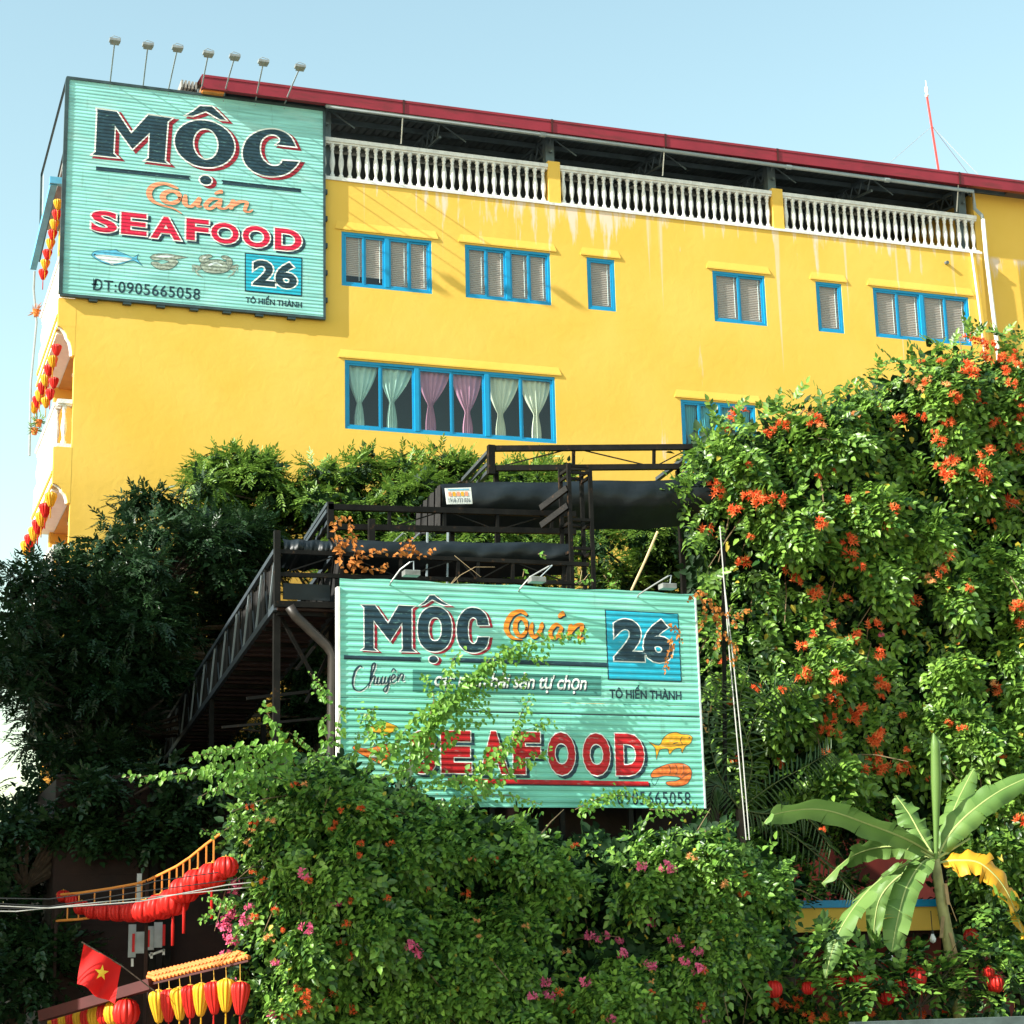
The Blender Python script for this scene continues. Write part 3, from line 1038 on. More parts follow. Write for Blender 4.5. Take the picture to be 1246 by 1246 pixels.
def inside(lp, outer):
    c = (sum(p[0] for p in lp) / len(lp), sum(p[1] for p in lp) / len(lp))
    r = False
    n = len(outer)
    for i in range(n):
        (xa, ya), (xb, yb) = outer[i], outer[(i + 1) % n]
        if (ya > c[1]) != (yb > c[1]) and c[0] < (xb - xa) * (c[1] - ya) / (yb - ya) + xa:
            r = not r
    return r


def grow(lp, d):
    """offset a closed loop outwards by d (mitred, limited)"""
    lp = [lp[i] for i in range(len(lp)) if math.dist(lp[i], lp[i - 1]) > 1e-5]
    sg = 1 if area2(lp) > 0 else -1
    out = []
    n = len(lp)
    for i in range(n):
        p0, p1, p2 = Vector(lp[i - 1]), Vector(lp[i]), Vector(lp[(i + 1) % n])
        a, b = (p1 - p0).normalized(), (p2 - p1).normalized()
        na, nb = Vector((a.y, -a.x)) * sg, Vector((b.y, -b.x)) * sg
        m = na + nb
        if m.length < .2:
            m = na
        m.normalize()
        k = d / max(.45, m.dot(na))
        q = p1 + m * k
        out.append((q.x, q.y))
    return out


def zoomed(pts, ox, oy, s):
    return [(ox + x / s, oy + y / s) for x, y in pts]


def ell(cx, cy, rx, ry, n=40, a0=0, a1=2 * math.pi, tilt=0.0, p=2.0):
    out = []
    for i in range(n):
        t = a0 + (a1 - a0) * i / n
        c, q = math.cos(t), math.sin(t)
        x = rx * math.copysign(abs(c) ** (2 / p), c)
        y = ry * math.copysign(abs(q) ** (2 / p), q)
        out.append((cx + x, cy + y + tilt * x))
    return out


def smooth(pts, n=5):
    """closed Catmull-Rom; a point given twice in a row stays a corner"""
    out = []
    k = len(pts)
    for i in range(k):
        p0, p1, p2, p3 = pts[i - 1], pts[i], pts[(i + 1) % k], pts[(i + 2) % k]
        if p1 == p2:
            continue
        for j in range(n):
            t = j / n
            out.append(tuple(.5 * (2 * p1[a] + (p2[a] - p0[a]) * t + (2 * p0[a] - 5 * p1[a] + 4 * p2[a] - p3[a]) * t * t + (3 * p1[a] - p0[a] - 3 * p2[a] + p3[a]) * t ** 3) for a in (0, 1)))
    return out


def spline_open(pts, n=6):
    out = []
    k = len(pts)
    for i in range(k - 1):
        p0, p1, p2, p3 = pts[max(0, i - 1)], pts[i], pts[i + 1], pts[min(k - 1, i + 2)]
        for j in range(n):
            t = j / n
            out.append(tuple(.5 * (2 * p1[a] + (p2[a] - p0[a]) * t + (2 * p0[a] - 5 * p1[a] + 4 * p2[a] - p3[a]) * t * t + (3 * p1[a] - p0[a] - 3 * p2[a] + p3[a]) * t ** 3) for a in (0, 1)))
    out.append(pts[-1])
    return out


def stroke_geo(pts, w0, w1=None, nib=0.0):
    """brush stroke: pen wide on one diagonal; returns verts, faces in the same 2D space"""
    w1 = w0 if w1 is None else w1
    c = spline_open(pts)
    vs, fs = [], []
    n = len(c)
    for i, p in enumerate(c):
        a, b = Vector(c[max(0, i - 1)]), Vector(c[min(n - 1, i + 1)])
        d = (b - a)
        d = d.normalized() if d.length > 1e-6 else Vector((1, 0))
        nr = Vector((-d.y, d.x))
        t = i / (n - 1)
        w = (w0 + (w1 - w0) * t) * .5 * min(1, .35 + 4 * t, .35 + 4 * (1 - t))
        w *= 1 - nib + nib * abs(d.y)
        vs += [(p[0] + nr.x * w, p[1] + nr.y * w), (p[0] - nr.x * w, p[1] - nr.y * w)]
    for i in range(n - 1):
        fs.append((2 * i, 2 * i + 1, 2 * i + 3, 2 * i + 2))
    return vs, fs


def merge(objs):
    bm = bmesh.new()
    for o in objs:
        bm.from_mesh(o.data)
    bm.to_mesh(objs[0].data)
    bm.free()
    for o in objs[1:]:
        me = o.data
        bpy.data.objects.remove(o)
        bpy.data.meshes.remove(me)
    return objs[0]


def strokes(sheet, parent, name, m, lines, layer, dx=0, dz=0):
    obs = []
    for li, (pts, w0, w1, nib) in enumerate(lines):
        vs, fs = stroke_geo([sheet.pt(*q) for q in pts], w0, w1, nib)
        obs.append(sheet.paint(name, m, parent, np.array(vs), fs, layer + .12 * li, None, dx, dz))
    return merge(obs)

# ------------------------------------------------------------------ upper billboard on the yellow wall
YS = YW - .095
S1 = Sheet(YS, 17.45, .0905, .007)
sx0, sx1 = S1.pt(80, 230)[0], S1.pt(393, 250)[0]
sz1 = (S1.pt(83, 97)[1] + S1.pt(392.5, 134)[1]) / 2
sz0 = (S1.pt(76, 358)[1] + S1.pt(394, 385)[1]) / 2
sg = thing('billboard', 'large teal corrugated billboard reading MỘC Quán SEAFOOD high on the yellow wall', 'billboard', ((sx0 + sx1) / 2, YS, sz0))
S1.panel(sx0, sx1, sz0, sz1).build('panel', TEAL, sg)
fr = .07
for nm, bx in (('frame_bar', (sx0 - .06, sx1 + .06, YS - .03, YS + .06, sz1 - .01, sz1 + .06)), ('frame_bar', (sx0 - .06, sx1 + .06, YS - .03, YS + .06, sz0 - .07, sz0)),
               ('frame_bar', (sx0 - .09, sx0, YS - .035, YS + .07, sz0 - .003, sz1 - .012)), ('frame_bar', (sx1, sx1 + .06, YS - .035, YS + .07, sz0 - .003, sz1 - .012))):
    MB().box(*bx).build(nm, FRAMEB, sg)
for k in range(7):
    x = sx0 + .72 + k * .80
    MB().box(x - .10, x + .10, YS - .02, YW - .001, sz0 - .13, sz0 - .071).build('bracket', FRAMEB, sg)
for k in range(5):
    z = sz0 + .4 + k * .72
    MB().box(sx1 + .061, sx1 + .12, YS + .0, YW - .001, z, z + .12).build('bracket', FRAMEB, sg)
c0 = Vector((sx0 - .05, YS, sz1 + .03))
c1 = UX(50.5, 213, sx0 - .05)
c2 = UX(48, 318, sx0 - .05)
br = MB()
br.bar(c0, c1, .05)
br.bar(c1, c2, .05)
br.bar(c1, Vector((sx0 - .05, YS + .05, c1.z)), .05)
br.bar(c2, Vector((sx0 - .05, YS + .05, c2.z + .8)), .04)
br.build('side_brace', FRAMEB, sg)
MB().add([c1 + Vector((.03, -.3, -.05)), c1 + Vector((.03, 0, -.05)), c2 + Vector((.03, 0, 0)), c2 + Vector((.03, -.3, .7))], [(0, 1, 2, 3)]).build('side_sheet', PIPEG, sg)

zz = lambda pts: zoomed(pts, 60, 80, 3.665)
Mpx = zz([(212, 193), (300, 205), (365, 303), (441, 220), (548, 234), (527, 250), (514, 425), (530, 438), (425, 424), (443, 412), (447, 300), (370, 372), (292, 268), (285, 392), (305, 410), (190, 398), (206, 384), (214, 206)])
Opx = [zz(ell(692, 349, 133, 104, 48, tilt=.10)), zz(ell(697, 350, 57, 70, 36, tilt=.10))]
Hpx = zz([(608, 222), (640, 205), (672, 180), (725, 182), (760, 215), (788, 243), (760, 240), (698, 203), (640, 224)])
Cpx = zz(smooth([(1098, 362), (1098, 362), (1075, 318), (1035, 292), (985, 284), (930, 295), (885, 325), (863, 375), (868, 425), (900, 465), (950, 488), (1010, 493), (1060, 480), (1095, 452), (1112, 428), (1112, 428), (1040, 424), (1040, 424), (1030, 440), (1008, 448), (980, 442), (950, 415), (938, 375), (945, 335), (970, 312), (1000, 308), (1024, 320), (1028, 338), (1012, 352), (1012, 352)]))
Dpx = zz(ell(697, 511, 26, 20, 24, tilt=.1))
LAY = lambda sh, wo, ex: [(PSHRED, wo * 1.3, sh, -sh * .55, 1), (PWHITE, wo, 0, 0, 2), (INK, ex, 0, 0, 3)]
for lp in ([Mpx], Opx, [Hpx], [Cpx], [Dpx]):
    S1.poly(sg, 'lettering', lp, LAY(.085, .035, -.002))
S1.poly(sg, 'painted_bar', [zz([(208, 449), (630, 491), (622, 500), (630, 511), (208, 467)])], [(INK, 0, 0, 0, 1)])
S1.poly(sg, 'painted_bar', [zz([(765, 509), (1122, 549), (1122, 566), (768, 529), (775, 520)])], [(INK, 0, 0, 0, 1)])
zq = lambda pts: zoomed(pts, 100, 200, 4.45)
quan = [(zq([(520, 132), (450, 106), (390, 115), (362, 150), (375, 192), (425, 220), (490, 238), (540, 268)]), .16, .05, .6),
        (zq(ell(482, 178, 46, 32, 14) + ell(482, 178, 46, 32, 14)[:2]), .12, .12, .5),
        (zq([(560, 163), (556, 212), (590, 228), (628, 190), (640, 180)]), .12, .05, .5), (zq([(636, 178), (624, 225), (650, 228)]), .12, .04, .5),
        (zq([(742, 188), (700, 190), (668, 222), (690, 242), (730, 215), (752, 186)]), .11, .07, .5), (zq([(752, 186), (740, 232), (775, 240), (800, 215)]), .11, .04, .5),
        (zq([(716, 162), (740, 150), (762, 148)]), .05, .09, 0),
        (zq([(822, 192), (800, 245)]), .11, .09, .3), (zq([(805, 235), (850, 205), (890, 208), (880, 250), (905, 258), (925, 245)]), .11, .05, .5)]
quan = [(a, b * 1.3, c * 1.25, d) for a, b, c, d in quan]
strokes(S1, sg, 'lettering', STRIP, quan, 1, .03, -.03)
strokes(S1, sg, 'lettering', CORAL, quan, 3)
for ch, a_, b_, c_, d_ in (('S', 50, 246, 188, 376), ('E', 212, 257, 348, 390), ('A', 372, 277, 535, 414), ('F', 564, 291, 683, 420), ('O', 698, 310, 847, 438), ('O', 869, 327, 1016, 458), ('D', 1043, 344, 1188, 476)):
    S1.text(sg, ch, zq([(a_, b_)])[0], zq([(c_, d_)])[0], [(INK, .03, .07, -.055, 1), (PWHITE, .03, 0, 0, 2), (PRED, 0, 0, 0, 3)], bold=.035)
zb = lambda pts: zoomed(pts, 100, 290, 4.45)
S1.poly(sg, 'number_panel', [zb([(880, 78), (1192, 105), (1190, 316), (880, 288)])], [(INK, 0, 0, 0, 1)])
S1.poly(sg, 'number_panel', [zb([(886, 85), (1186, 111), (1184, 309), (886, 282)])], [(PBLUE, 0, 0, 0, 2)])
S1.text(sg, '26', zb([(924, 113)])[0], zb([(1162, 277)])[0], [(PWHITE, .035, 0, 0, 3), (INK, 0, 0, 0, 4)], bold=.035)
S1.text(sg, 'ĐT:0905665058', zb([(52, 216)])[0], zb([(638, 336)])[0], [(INK, 0, 0, 0, 1)], bold=.012, space=1.08)
S1.text(sg, 'TÔ HIẾN THÀNH', zb([(885, 300)])[0], zb([(1190, 378)])[0], [(INK, 0, 0, 0, 1)], bold=.028)
fish = zb(smooth([(52, 88), (75, 70), (130, 66), (165, 66), (185, 62), (195, 72), (235, 88), (275, 104), (304, 88), (304, 88), (296, 112), (326, 150), (326, 150), (278, 120), (225, 134), (165, 145), (105, 128), (65, 104)], 3))
S1.poly(sg, 'painted_fish', [fish], [(INK, .012, 0, 0, 1), (FISHB, 0, 0, 0, 2)])
S1.poly(sg, 'painted_fish', [zb(smooth([(70, 92), (110, 90), (170, 96), (235, 104), (270, 112), (225, 128), (165, 138), (110, 122), (80, 106)], 3))], [(FISHW, 0, 0, 0, 3)])
S1.poly(sg, 'painted_fish', [zb([(140, 128), (175, 148), (150, 140)])], [(FISHW, 0, 0, 0, 3.4)])
S1.poly(sg, 'painted_fish', [zb(ell(68, 88, 5, 4, 10))], [(INK, 0, 0, 0, 4)])
prawn = zb(smooth([(368, 105), (395, 86), (460, 84), (510, 92), (570, 104), (570, 104), (505, 114), (520, 128), (490, 160), (440, 172), (395, 158), (372, 132), (405, 128), (430, 140), (470, 128), (440, 116), (395, 118)], 3))
S1.poly(sg, 'painted_prawn', [prawn], [(INK, .010, 0, 0, 1), (CRAB, 0, 0, 0, 2)])
S1.poly(sg, 'painted_prawn', [zb(smooth([(390, 100), (450, 92), (500, 98), (450, 106)], 3))], [(FISHW, 0, 0, 0, 3)])
crab = zb(smooth([(640, 150), (650, 132), (690, 120), (740, 116), (785, 134), (800, 160), (780, 182), (720, 190), (665, 180)], 4))
S1.poly(sg, 'painted_crab', [crab], [(INK, .010, 0, 0, 2), (CRAB, 0, 0, 0, 3)])
S1.poly(sg, 'painted_crab', [zb(smooth([(638, 128), (634, 105), (655, 92), (690, 88), (704, 100), (680, 108), (690, 118), (660, 134)], 3))], [(INK, .010, 0, 0, 3.3), (CRAB, 0, 0, 0, 3.6)])
S1.poly(sg, 'painted_crab', [zb(smooth([(755, 96), (790, 98), (812, 124), (806, 152), (782, 142), (780, 118), (760, 112)], 3))], [(INK, .010, 0, 0, 3.3), (CRAB, 0, 0, 0, 3.6)])
legs = []
for s_, (x, y) in ((-1, (655, 160)), (1, (785, 160))):
    for a, bq in (((-50, -10), (-56, 22)), ((-45, 0), (-25, 45)), ((-38, 15), (0, 55)), ((-52, -20), (-60, -2))):
        legs.append((zb([(x, y), (x - s_ * a[0] * 1, y + a[1] + 5), (x - s_ * bq[0], y + bq[1])]), .045, .02, 0))
strokes(S1, sg, 'painted_crab', CRAB, legs[:4], 1.2)
strokes(S1, sg, 'painted_crab', CRAB, legs[4:], 1.2)
strokes(S1, sg, 'painted_crab', FISHW, [(zb([(680, 150), (720, 135), (760, 150)]), .06, .03, 0)], 4)
strokes(S1, sg, 'painted_crab', FISHW, [(zb([(650, 112), (672, 100)]), .05, .02, 0)], 4)

# the seven lamps on long arms above it
bases = [(134, 101), (174, 107), (205, 111), (244, 115), (272, 118), (311, 123), (346, 127)]
heads = [(139.7, 50), (180, 55.5), (216, 59), (253.5, 65.5), (285.5, 69.5), (320.5, 76), (365, 82)]
for i, ((bx_, by_), (hx, hy)) in enumerate(zip(bases, heads)):
    p = U(bx_, by_, YS)
    p.z = sz1 + .05
    q = U(hx, hy, YS - 1.45)
    lp = thing('sign_lamp', 'small lamp on a thin arm over the high billboard, %s from the left' % ordinal(i), 'lamp', p, 'lamps above the high billboard')
    MB().tube([p + Vector((0, .02, -.25)), p, p.lerp(q, .5) + Vector((0, 0, .015)), q], .018, 6).build('arm', PIPEG, lp)
    hd = MB().box(q.x - .13, q.x + .13, q.y - .09, q.y + .07, q.z - .02, q.z + .04)
    hd.add([(q.x - .13, q.y - .09, q.z - .021), (q.x + .13, q.y - .09, q.z - .021), (q.x + .10, q.y + .05, q.z - .08), (q.x - .10, q.y + .05, q.z - .08)], [(0, 1, 2, 3)])
    for k in range(5):
        hd.box(q.x - .11 + k * .05, q.x - .095 + k * .05, q.y - .06, q.y + .06, q.z + .042, q.z + .06)
    hd.build('lamp_head', LAMPM, lp)
    MB().box(q.x - .11, q.x + .11, q.y - .07, q.y + .04, q.z - .030, q.z - .023).build('lens', LAMPW, lp)
    MB().tube([q + Vector((-.12, 0, .06)), q + Vector((-.02, .02, .15)), q + Vector((.14, 0, .10))], .010, 5).build('bracket', PIPEG, lp)

# ------------------------------------------------------------------ lower billboard
YL = 30.0
S2 = Sheet(YL, 4.40, .100, .009)
bx0, bx1 = U(413.5, 800, YL).x, U(850.5, 850, YL).x
bz1 = 8.07
bz0 = 4.36
zd1, zd2 = U(640, 854, YL).z, U(640, 867.5, YL).z
sb = thing('billboard', 'teal corrugated billboard with climbing vines, reading MỘC Quán 26 SEAFOOD, above the bush', 'billboard', ((bx0 + bx1) / 2, YL, bz0))
for i, (za, zb_) in enumerate(((bz0, zd2 - .012), (zd2 + .012, zd1 - .004), (zd1 + .004, bz1))):
    mb = MB()
    zl = [za] + S2.lines(za, zb_) + [zb_]
    nxx = 26
    rows = []
    for z in zl:
        row = []
        for k in range(nxx):
            x = bx0 + (bx1 - bx0) * k / (nxx - 1)
            row.append((x, S2.y(z) + .0, z + (.012 * math.sin(x * 3.1) + .008 * math.sin(x * 7.7 + 1) if z == bz1 else 0)))
        rows.append(row)
    mb.grid(rows).build('panel', TEAL2, sb)
MB().box(bx0 - .045, bx0 - .002, YL - .03, YL + .12, bz0, bz1 - .15).build('edge_trim', PIPEW, sb)
MB().box(bx1 + .002, bx1 + .03, YL - .02, YL + .08, bz0, bz1).build('edge_trim', TEALEDGE, sb)
MB().box(bx0, bx1, YL + .004, YL + .03, zd2 - .05, zd2 + .05).build('back_rail', FRAMEB, sb)
bk = MB()
for x in np.linspace(bx0 + .1, bx1 - .1, 6):
    bk.box(x - .04, x + .04, YL + .032, YL + .11, 0.0, bz1 - .05)
for z in (4.5, 5.4, 6.8, 7.8):
    bk.box(bx0, bx1, YL + .112, YL + .17, z - .04, z + .04)
bk.build('back_frame', BLACKST, sb)

z3 = lambda pts: zoomed(pts, 410, 720, 5.417)
z4 = lambda pts: zoomed(pts, 590, 720, 4.615)
z5 = lambda pts: zoomed(pts, 410, 860, 5.417)
z6 = lambda pts: zoomed(pts, 620, 860, 4.984)
M2 = z3([(160, 88), (250, 90), (335, 210), (405, 92), (512, 97), (490, 112), (492, 375), (520, 398), (415, 395), (432, 378), (428, 205), (348, 328), (240, 190), (240, 372), (265, 392), (160, 385), (180, 370), (178, 105)])
O2 = [z3(ell(643, 247, 113, 148, 44, p=2.25)), z3(ell(645, 248, 44, 78, 32, p=2.25))]
H2 = z3([(540, 92), (575, 70), (610, 25), (640, 25), (690, 65), (745, 92), (700, 88), (625, 52), (575, 85)])
C2 = z3(smooth([(1000, 222), (1000, 222), (985, 165), (950, 122), (890, 105), (838, 125), (800, 180), (787, 250), (797, 330), (832, 382), (890, 402), (945, 393), (985, 360), (1000, 300), (1000, 300), (928, 300), (928, 300), (918, 330), (895, 345), (870, 320), (862, 250), (870, 190), (895, 170), (918, 185), (925, 222), (925, 222)]))
D2 = z3(ell(634, 447, 30, 24, 20))
for lp in ([M2], O2, [H2], [C2], [D2]):
    S2.poly(sb, 'lettering', lp, [(PSHRED, .016, .050, -.022, 1), (PWHITE, .016, 0, 0, 2), (INK, -.002, 0, 0, 3)])
S2.poly(sb, 'painted_bar', [z3([(45, 418), (558, 432), (548, 445), (555, 462), (45, 446)])], [(INK, 0, 0, 0, 1)])
a_, b_, c_, d_ = z3([(750, 435)])[0], z4([(685, 398)])[0], z4([(685, 425)])[0], z3([(760, 465)])[0]
S2.poly(sb, 'painted_bar', [[a_, b_, c_, d_]], [(INK, 0, 0, 0, 1)])
quan2 = [(z4([(236, 132), (200, 110), (150, 130), (120, 185), (125, 230), (160, 262), (210, 270)]), .11, .06, .5), (z4(ell(200, 198, 32, 50, 14) + ell(200, 198, 32, 50, 14)[:2]), .075, .075, .3),
         (z4([(266, 172), (256, 225), (275, 255), (305, 225), (322, 172)]), .075, .06, .2), (z4([(322, 172), (308, 235), (325, 258)]), .075, .04, .2),
         (z4([(430, 196), (395, 186), (365, 228), (378, 262), (410, 245), (432, 196)]), .07, .06, .2), (z4([(432, 196), (416, 245), (435, 262)]), .075, .04, .2),
         (z4([(410, 146), (428, 128), (445, 118)]), .05, .09, 0), (z4([(486, 182), (462, 268)]), .085, .07, .1), (z4([(468, 250), (505, 195), (545, 188), (530, 240), (528, 268), (555, 255)]), .075, .045, .2)]
quan2 = [(a, b * 1.12, c * 1.1, d) for a, b, c, d in quan2]
strokes(S2, sb, 'lettering', INK, quan2, 1, .022, -.022)
strokes(S2, sb, 'lettering', ORANGE, quan2, 3)
chu = [(z3([(168, 500), (150, 490), (120, 520), (102, 590), (112, 640), (150, 655), (190, 628), (222, 585)]), .045, .02, .5),
       (z3([(205, 632), (225, 560), (250, 490), (244, 470), (228, 500), (212, 625)]), .03, .03, .4), (z3([(212, 610), (235, 560), (250, 562), (242, 605), (262, 602), (275, 560)]), .032, .02, .4),
       (z3([(272, 560), (262, 600), (278, 606), (300, 556)]), .032, .02, .4), (z3([(300, 556), (290, 602), (305, 604), (322, 560)]), .032, .02, .4),
       (z3([(322, 556), (312, 598), (328, 600), (350, 548)]), .032, .02, .4), (z3([(350, 548), (330, 640), (316, 662), (308, 640), (352, 600)]), .032, .02, .4),
       (z3([(356, 585), (382, 560), (370, 545), (355, 575), (366, 602), (394, 582)]), .032, .02, .4), (z3([(356, 528), (372, 508), (390, 528)]), .022, .022, 0),
       (z3([(404, 545), (396, 592)]), .03, .03, .3), (z3([(398, 585), (418, 545), (436, 548), (428, 588), (446, 582)]), .032, .02, .4)]
strokes(S2, sb, 'lettering', PWHITE, chu, 1, .016, -.014)
strokes(S2, sb, 'lettering', INK, chu, 3)
S2.poly(sb, 'text_strip', [[(502, 814.5), (731, 822.5), (731, 847), (502, 841.5)]], [(STRIP, 0, 0, 0, 1)])
S2.text(sb, 'các món hải sản tự chọn', (528, 815), (714, 845), [(INK, .006, .014, -.012, 2), (PWHITE, 0, 0, 0, 3)], bold=.012, shear=.28, space=.95)
S2.poly(sb, 'number_panel', [z4([(672, 100), (1085, 122), (1105, 508), (690, 495)])], [(INK, 0, 0, 0, 1)])
S2.poly(sb, 'number_panel', [z4([(678, 106), (1080, 128), (1099, 502), (696, 489)])], [(PBLUE, 0, 0, 0, 2)])
S2.text(sb, '26', z4([(716, 146)])[0], z4([(1058, 402)])[0], [(PWHITE, .020, 0, 0, 3), (INK, 0, 0, 0, 4)], bold=.045)
S2.text(sb, 'TÔ HIẾN THÀNH', z4([(697, 520)])[0], z4([(1104, 609)])[0], [(INK, 0, 0, 0, 1)], bold=.025)
for ch, a_, b_, c_, d_ in (('S', 498, 889, 530.5, 941.5), ('E', 536, 889, 573.5, 941), ('A', 583, 889.5, 619, 942), ('F', 623.5, 890.5, 658, 942.5), ('O', 665.5, 891, 700.5, 943.5), ('O', 708, 892, 743, 944), ('D', 747.5, 892.5, 784.5, 944)):
    S2.text(sb, ch, (a_, b_), (c_, d_), [(INK, .016, .055, -.045, 1), (PWHITE, .016, 0, 0, 2), (PRED2, 0, 0, 0, 3)], bold=.055)
S2.poly(sb, 'painted_bar', [[(545, 947), (788.5, 951), (789.5, 956.5), (545, 953)]], [(INK, 0, .03, -.02, 1), (PRED2, 0, 0, 0, 2)])
S2.text(sb, '0905665058', z6([(650, 512)])[0], z6([(1098, 598)])[0], [(INK, 0, 0, 0, 1)], bold=.004, space=1.1)
f2 = z6(smooth([(1106, 190), (1085, 172), (1040, 168), (1010, 156), (970, 164), (935, 188), (905, 236), (845, 214), (845, 214), (882, 252), (890, 318), (890, 318), (908, 262), (960, 256), (968, 286), (998, 256), (1035, 250), (1046, 277), (1060, 244), (1092, 222)], 3))
S2.poly(sb, 'painted_fish', [f2], [(INK, .010, 0, 0, 1), (GOLD, 0, 0, 0, 2)])
strokes(S2, sb, 'painted_fish', INK, [(z6([(1045, 180), (1035, 205), (1048, 232)]), .014, .008, 0), (z6([(990, 225), (1020, 215)]), .02, .005, 0), (z6([(920, 238), (1000, 238), (1080, 226)]), .010, .006, 0), (z6([(1085, 186), (1090, 190)]), .03, .03, 0)], 3)
pr = z6(smooth([(858, 425), (872, 388), (940, 355), (1000, 344), (1060, 348), (1096, 378), (1100, 420), (1080, 460), (1040, 480), (990, 482), (952, 470), (955, 456), (1010, 452), (1036, 436), (1020, 424), (985, 420), (940, 418), (900, 424)], 3))
S2.poly(sb, 'painted_prawn', [pr], [(INK, .010, 0, 0, 1), (PRAWN, 0, 0, 0, 2)])
strokes(S2, sb, 'painted_prawn', INK, [(z6([(960, 352), (975, 380), (965, 415)]), .012, .006, 0), (z6([(1000, 346), (1015, 380), (1005, 418)]), .012, .006, 0), (z6([(1050, 350), (1055, 390), (1035, 425)]), .012, .006, 0), (z6([(1094, 400), (1060, 420), (1036, 436)]), .010, .006, 0), (z6([(865, 425), (862, 460), (880, 475), (905, 430)]), .010, .010, 0)], 3)
f3 = z5(smooth([(200, 158), (245, 118), (300, 98), (350, 112), (400, 140), (350, 172), (310, 188), (260, 168)], 3))
S2.poly(sb, 'painted_fish', [f3], [(INK, .010, 0, 0, 1), (GOLD, 0, 0, 0, 2)])
lo = z5(smooth([(104, 266), (150, 246), (142, 268), (210, 276), (320, 248), (345, 300), (338, 335), (290, 375), (235, 350), (160, 312), (120, 288)], 3))
S2.poly(sb, 'painted_crab', [lo], [(INK, .010, 0, 0, 1), (PRAWN, 0, 0, 0, 2)])
S2.poly(sb, 'painted_crab', [z5(ell(245, 322, 30, 18, 14))], [(FISHW, 0, 0, 0, 3)])

# ------------------------------------------------------------------ black steel galleries behind the lower billboard
def rail_run(name, parent, tops, bots, posts, w=.085, diag=True):
    """a flat truss railing: top beam tops[0]-tops[1], bottom beam bots[0]-bots[1], posts given as fractions"""
    MB().bar(tops[0], tops[1], w, w).build('top_rail', BLACKST, parent)
    MB().bar(bots[0], bots[1], w, w).build('bottom_rail', BLACKST, parent)
    prev = None
    for i, t in enumerate(posts):
        a, b = tops[0].lerp(tops[1], t), bots[0].lerp(bots[1], t)
        MB().bar(a - Vector((0, 0, w * .5)), b + Vector((0, 0, w * .5)), .055, .055).build('post', BLACKST, parent)
        if prev is not None and diag:
            if i % 2:
                p, q = prev[1], a
            else:
                p, q = prev[0], b
            MB().bar(p.lerp(q, .06), p.lerp(q, .94), .022, .022).build('diagonal_bar', BLACKST, parent)
        prev = (a, b)


# lower gallery with the footbridge that runs back to the building
YG = 30.42
A = U(337, 737, YG)
G1 = thing('steel_gallery', 'black steel gallery with truss railing directly behind the lower billboard', 'gallery', (A.x, YG, 0))
t0, t1 = U(339, 671, YG), U(716, 687, YG)
b0, b1 = U(339, 699, YG), U(716, 710, YG)
rail_run('r', G1, (t0, t1), (b0, b1), [0.0, .195, .38, .565, .63, .745, .93], .07)
MB().bar(U(337, 646, YG) , U(337, 737, YG), .10, .10).build('corner_post', BLACKST, G1)
MB().bar(U(334, 735, YG - .03), U(716, 744, YG - .03), .10, .10).build('edge_beam', BLACKST, G1)
p, q = U(345, 709, YG + .05), U(402, 731, YG + .05)
MB().box(p.x, q.x, YG + .07, YG + .10, q.z, p.z).build('kick_panel', TARP, G1)
for x in (A.x + .05, 9.2, 11.2, 13.0):
    MB().bar((x, YG + .25, 0), (x, YG + .25, A.z - .05), .11, .11).build('column', BLACKST, G1)
fl = A.z - .06
for k in range(9):
    MB().box(A.x + .05, 12.6, YG + .04 + k * .14, YG + .165 + k * .14, fl, fl + .035).build('floor_board', BROWNB, G1)
for p, q, w in (((336, 740), (398, 855), .06), ((410, 752), (360, 815), .05), ((412, 770), (372, 855), .05), ((300, 850), (408, 838), .05), ((270, 885), (412, 872), .04)):
    MB().bar(U(*p, YG + .5), U(*q, YG + .5), w).build('brace', BLACKST, G1)

xa = A.x
pb = UX(186, 946, xa)
tf = U(337, 667, YG)
tb = U(186, 904, pb.y)
FB = thing('footbridge', 'narrow black steel footbridge running back from the gallery corner past the dark tree', 'footbridge', (xa, YG, 0))
tf.x = xa
tb.x = xa
for dx in (0, 1.0):
    o = Vector((dx, 0, 0))
    MB().bar(tf + o, tb + o, .07, .08).build('handrail', STEELG, FB)
    MB().bar(A + o + Vector((0, .1, 0)), pb + o, .07, .11).build('stringer', STEELG, FB)
    nb = 12
    for k in range(nb):
        a, b = (k + .12) / nb, (k + .62) / nb
        MB().bar((tf + o).lerp(tb + o, a), (A + o).lerp(pb + o, b), .030, .025).build('slanted_bar', PIPEG if dx == 0 else BLACKST, FB)  # near bars in lighter grey: the sun on them is put into the colour
        MB().bar((tf + o).lerp(tb + o, (k + 1.0) / nb), (A + o).lerp(pb + o, (k + .66) / nb), .020, .02).build('slanted_bar', STEELG if dx == 0 else BLACKST, FB)
        a = (k + .85) / nb
        MB().bar((tf + o).lerp(tb + o, a), (A + o).lerp(pb + o, a), .03, .03).build('upright_bar', BLACKST, FB)
    rows = []
    for i in range(2):
        rows.append([])
        for k in range(121):
            t = k / 120
            c = (tf if i == 0 else A).lerp(tb if i == 0 else pb, t)
            rows[-1].append(c + o + Vector((.05 + .018 * math.sin(k * 1.9), 0, -.05 if i == 0 else .06)))
    MB().grid(rows).build('canvas_screen', PLEAT, FB)
L = (pb - A).length
nbd = int(L / .30)
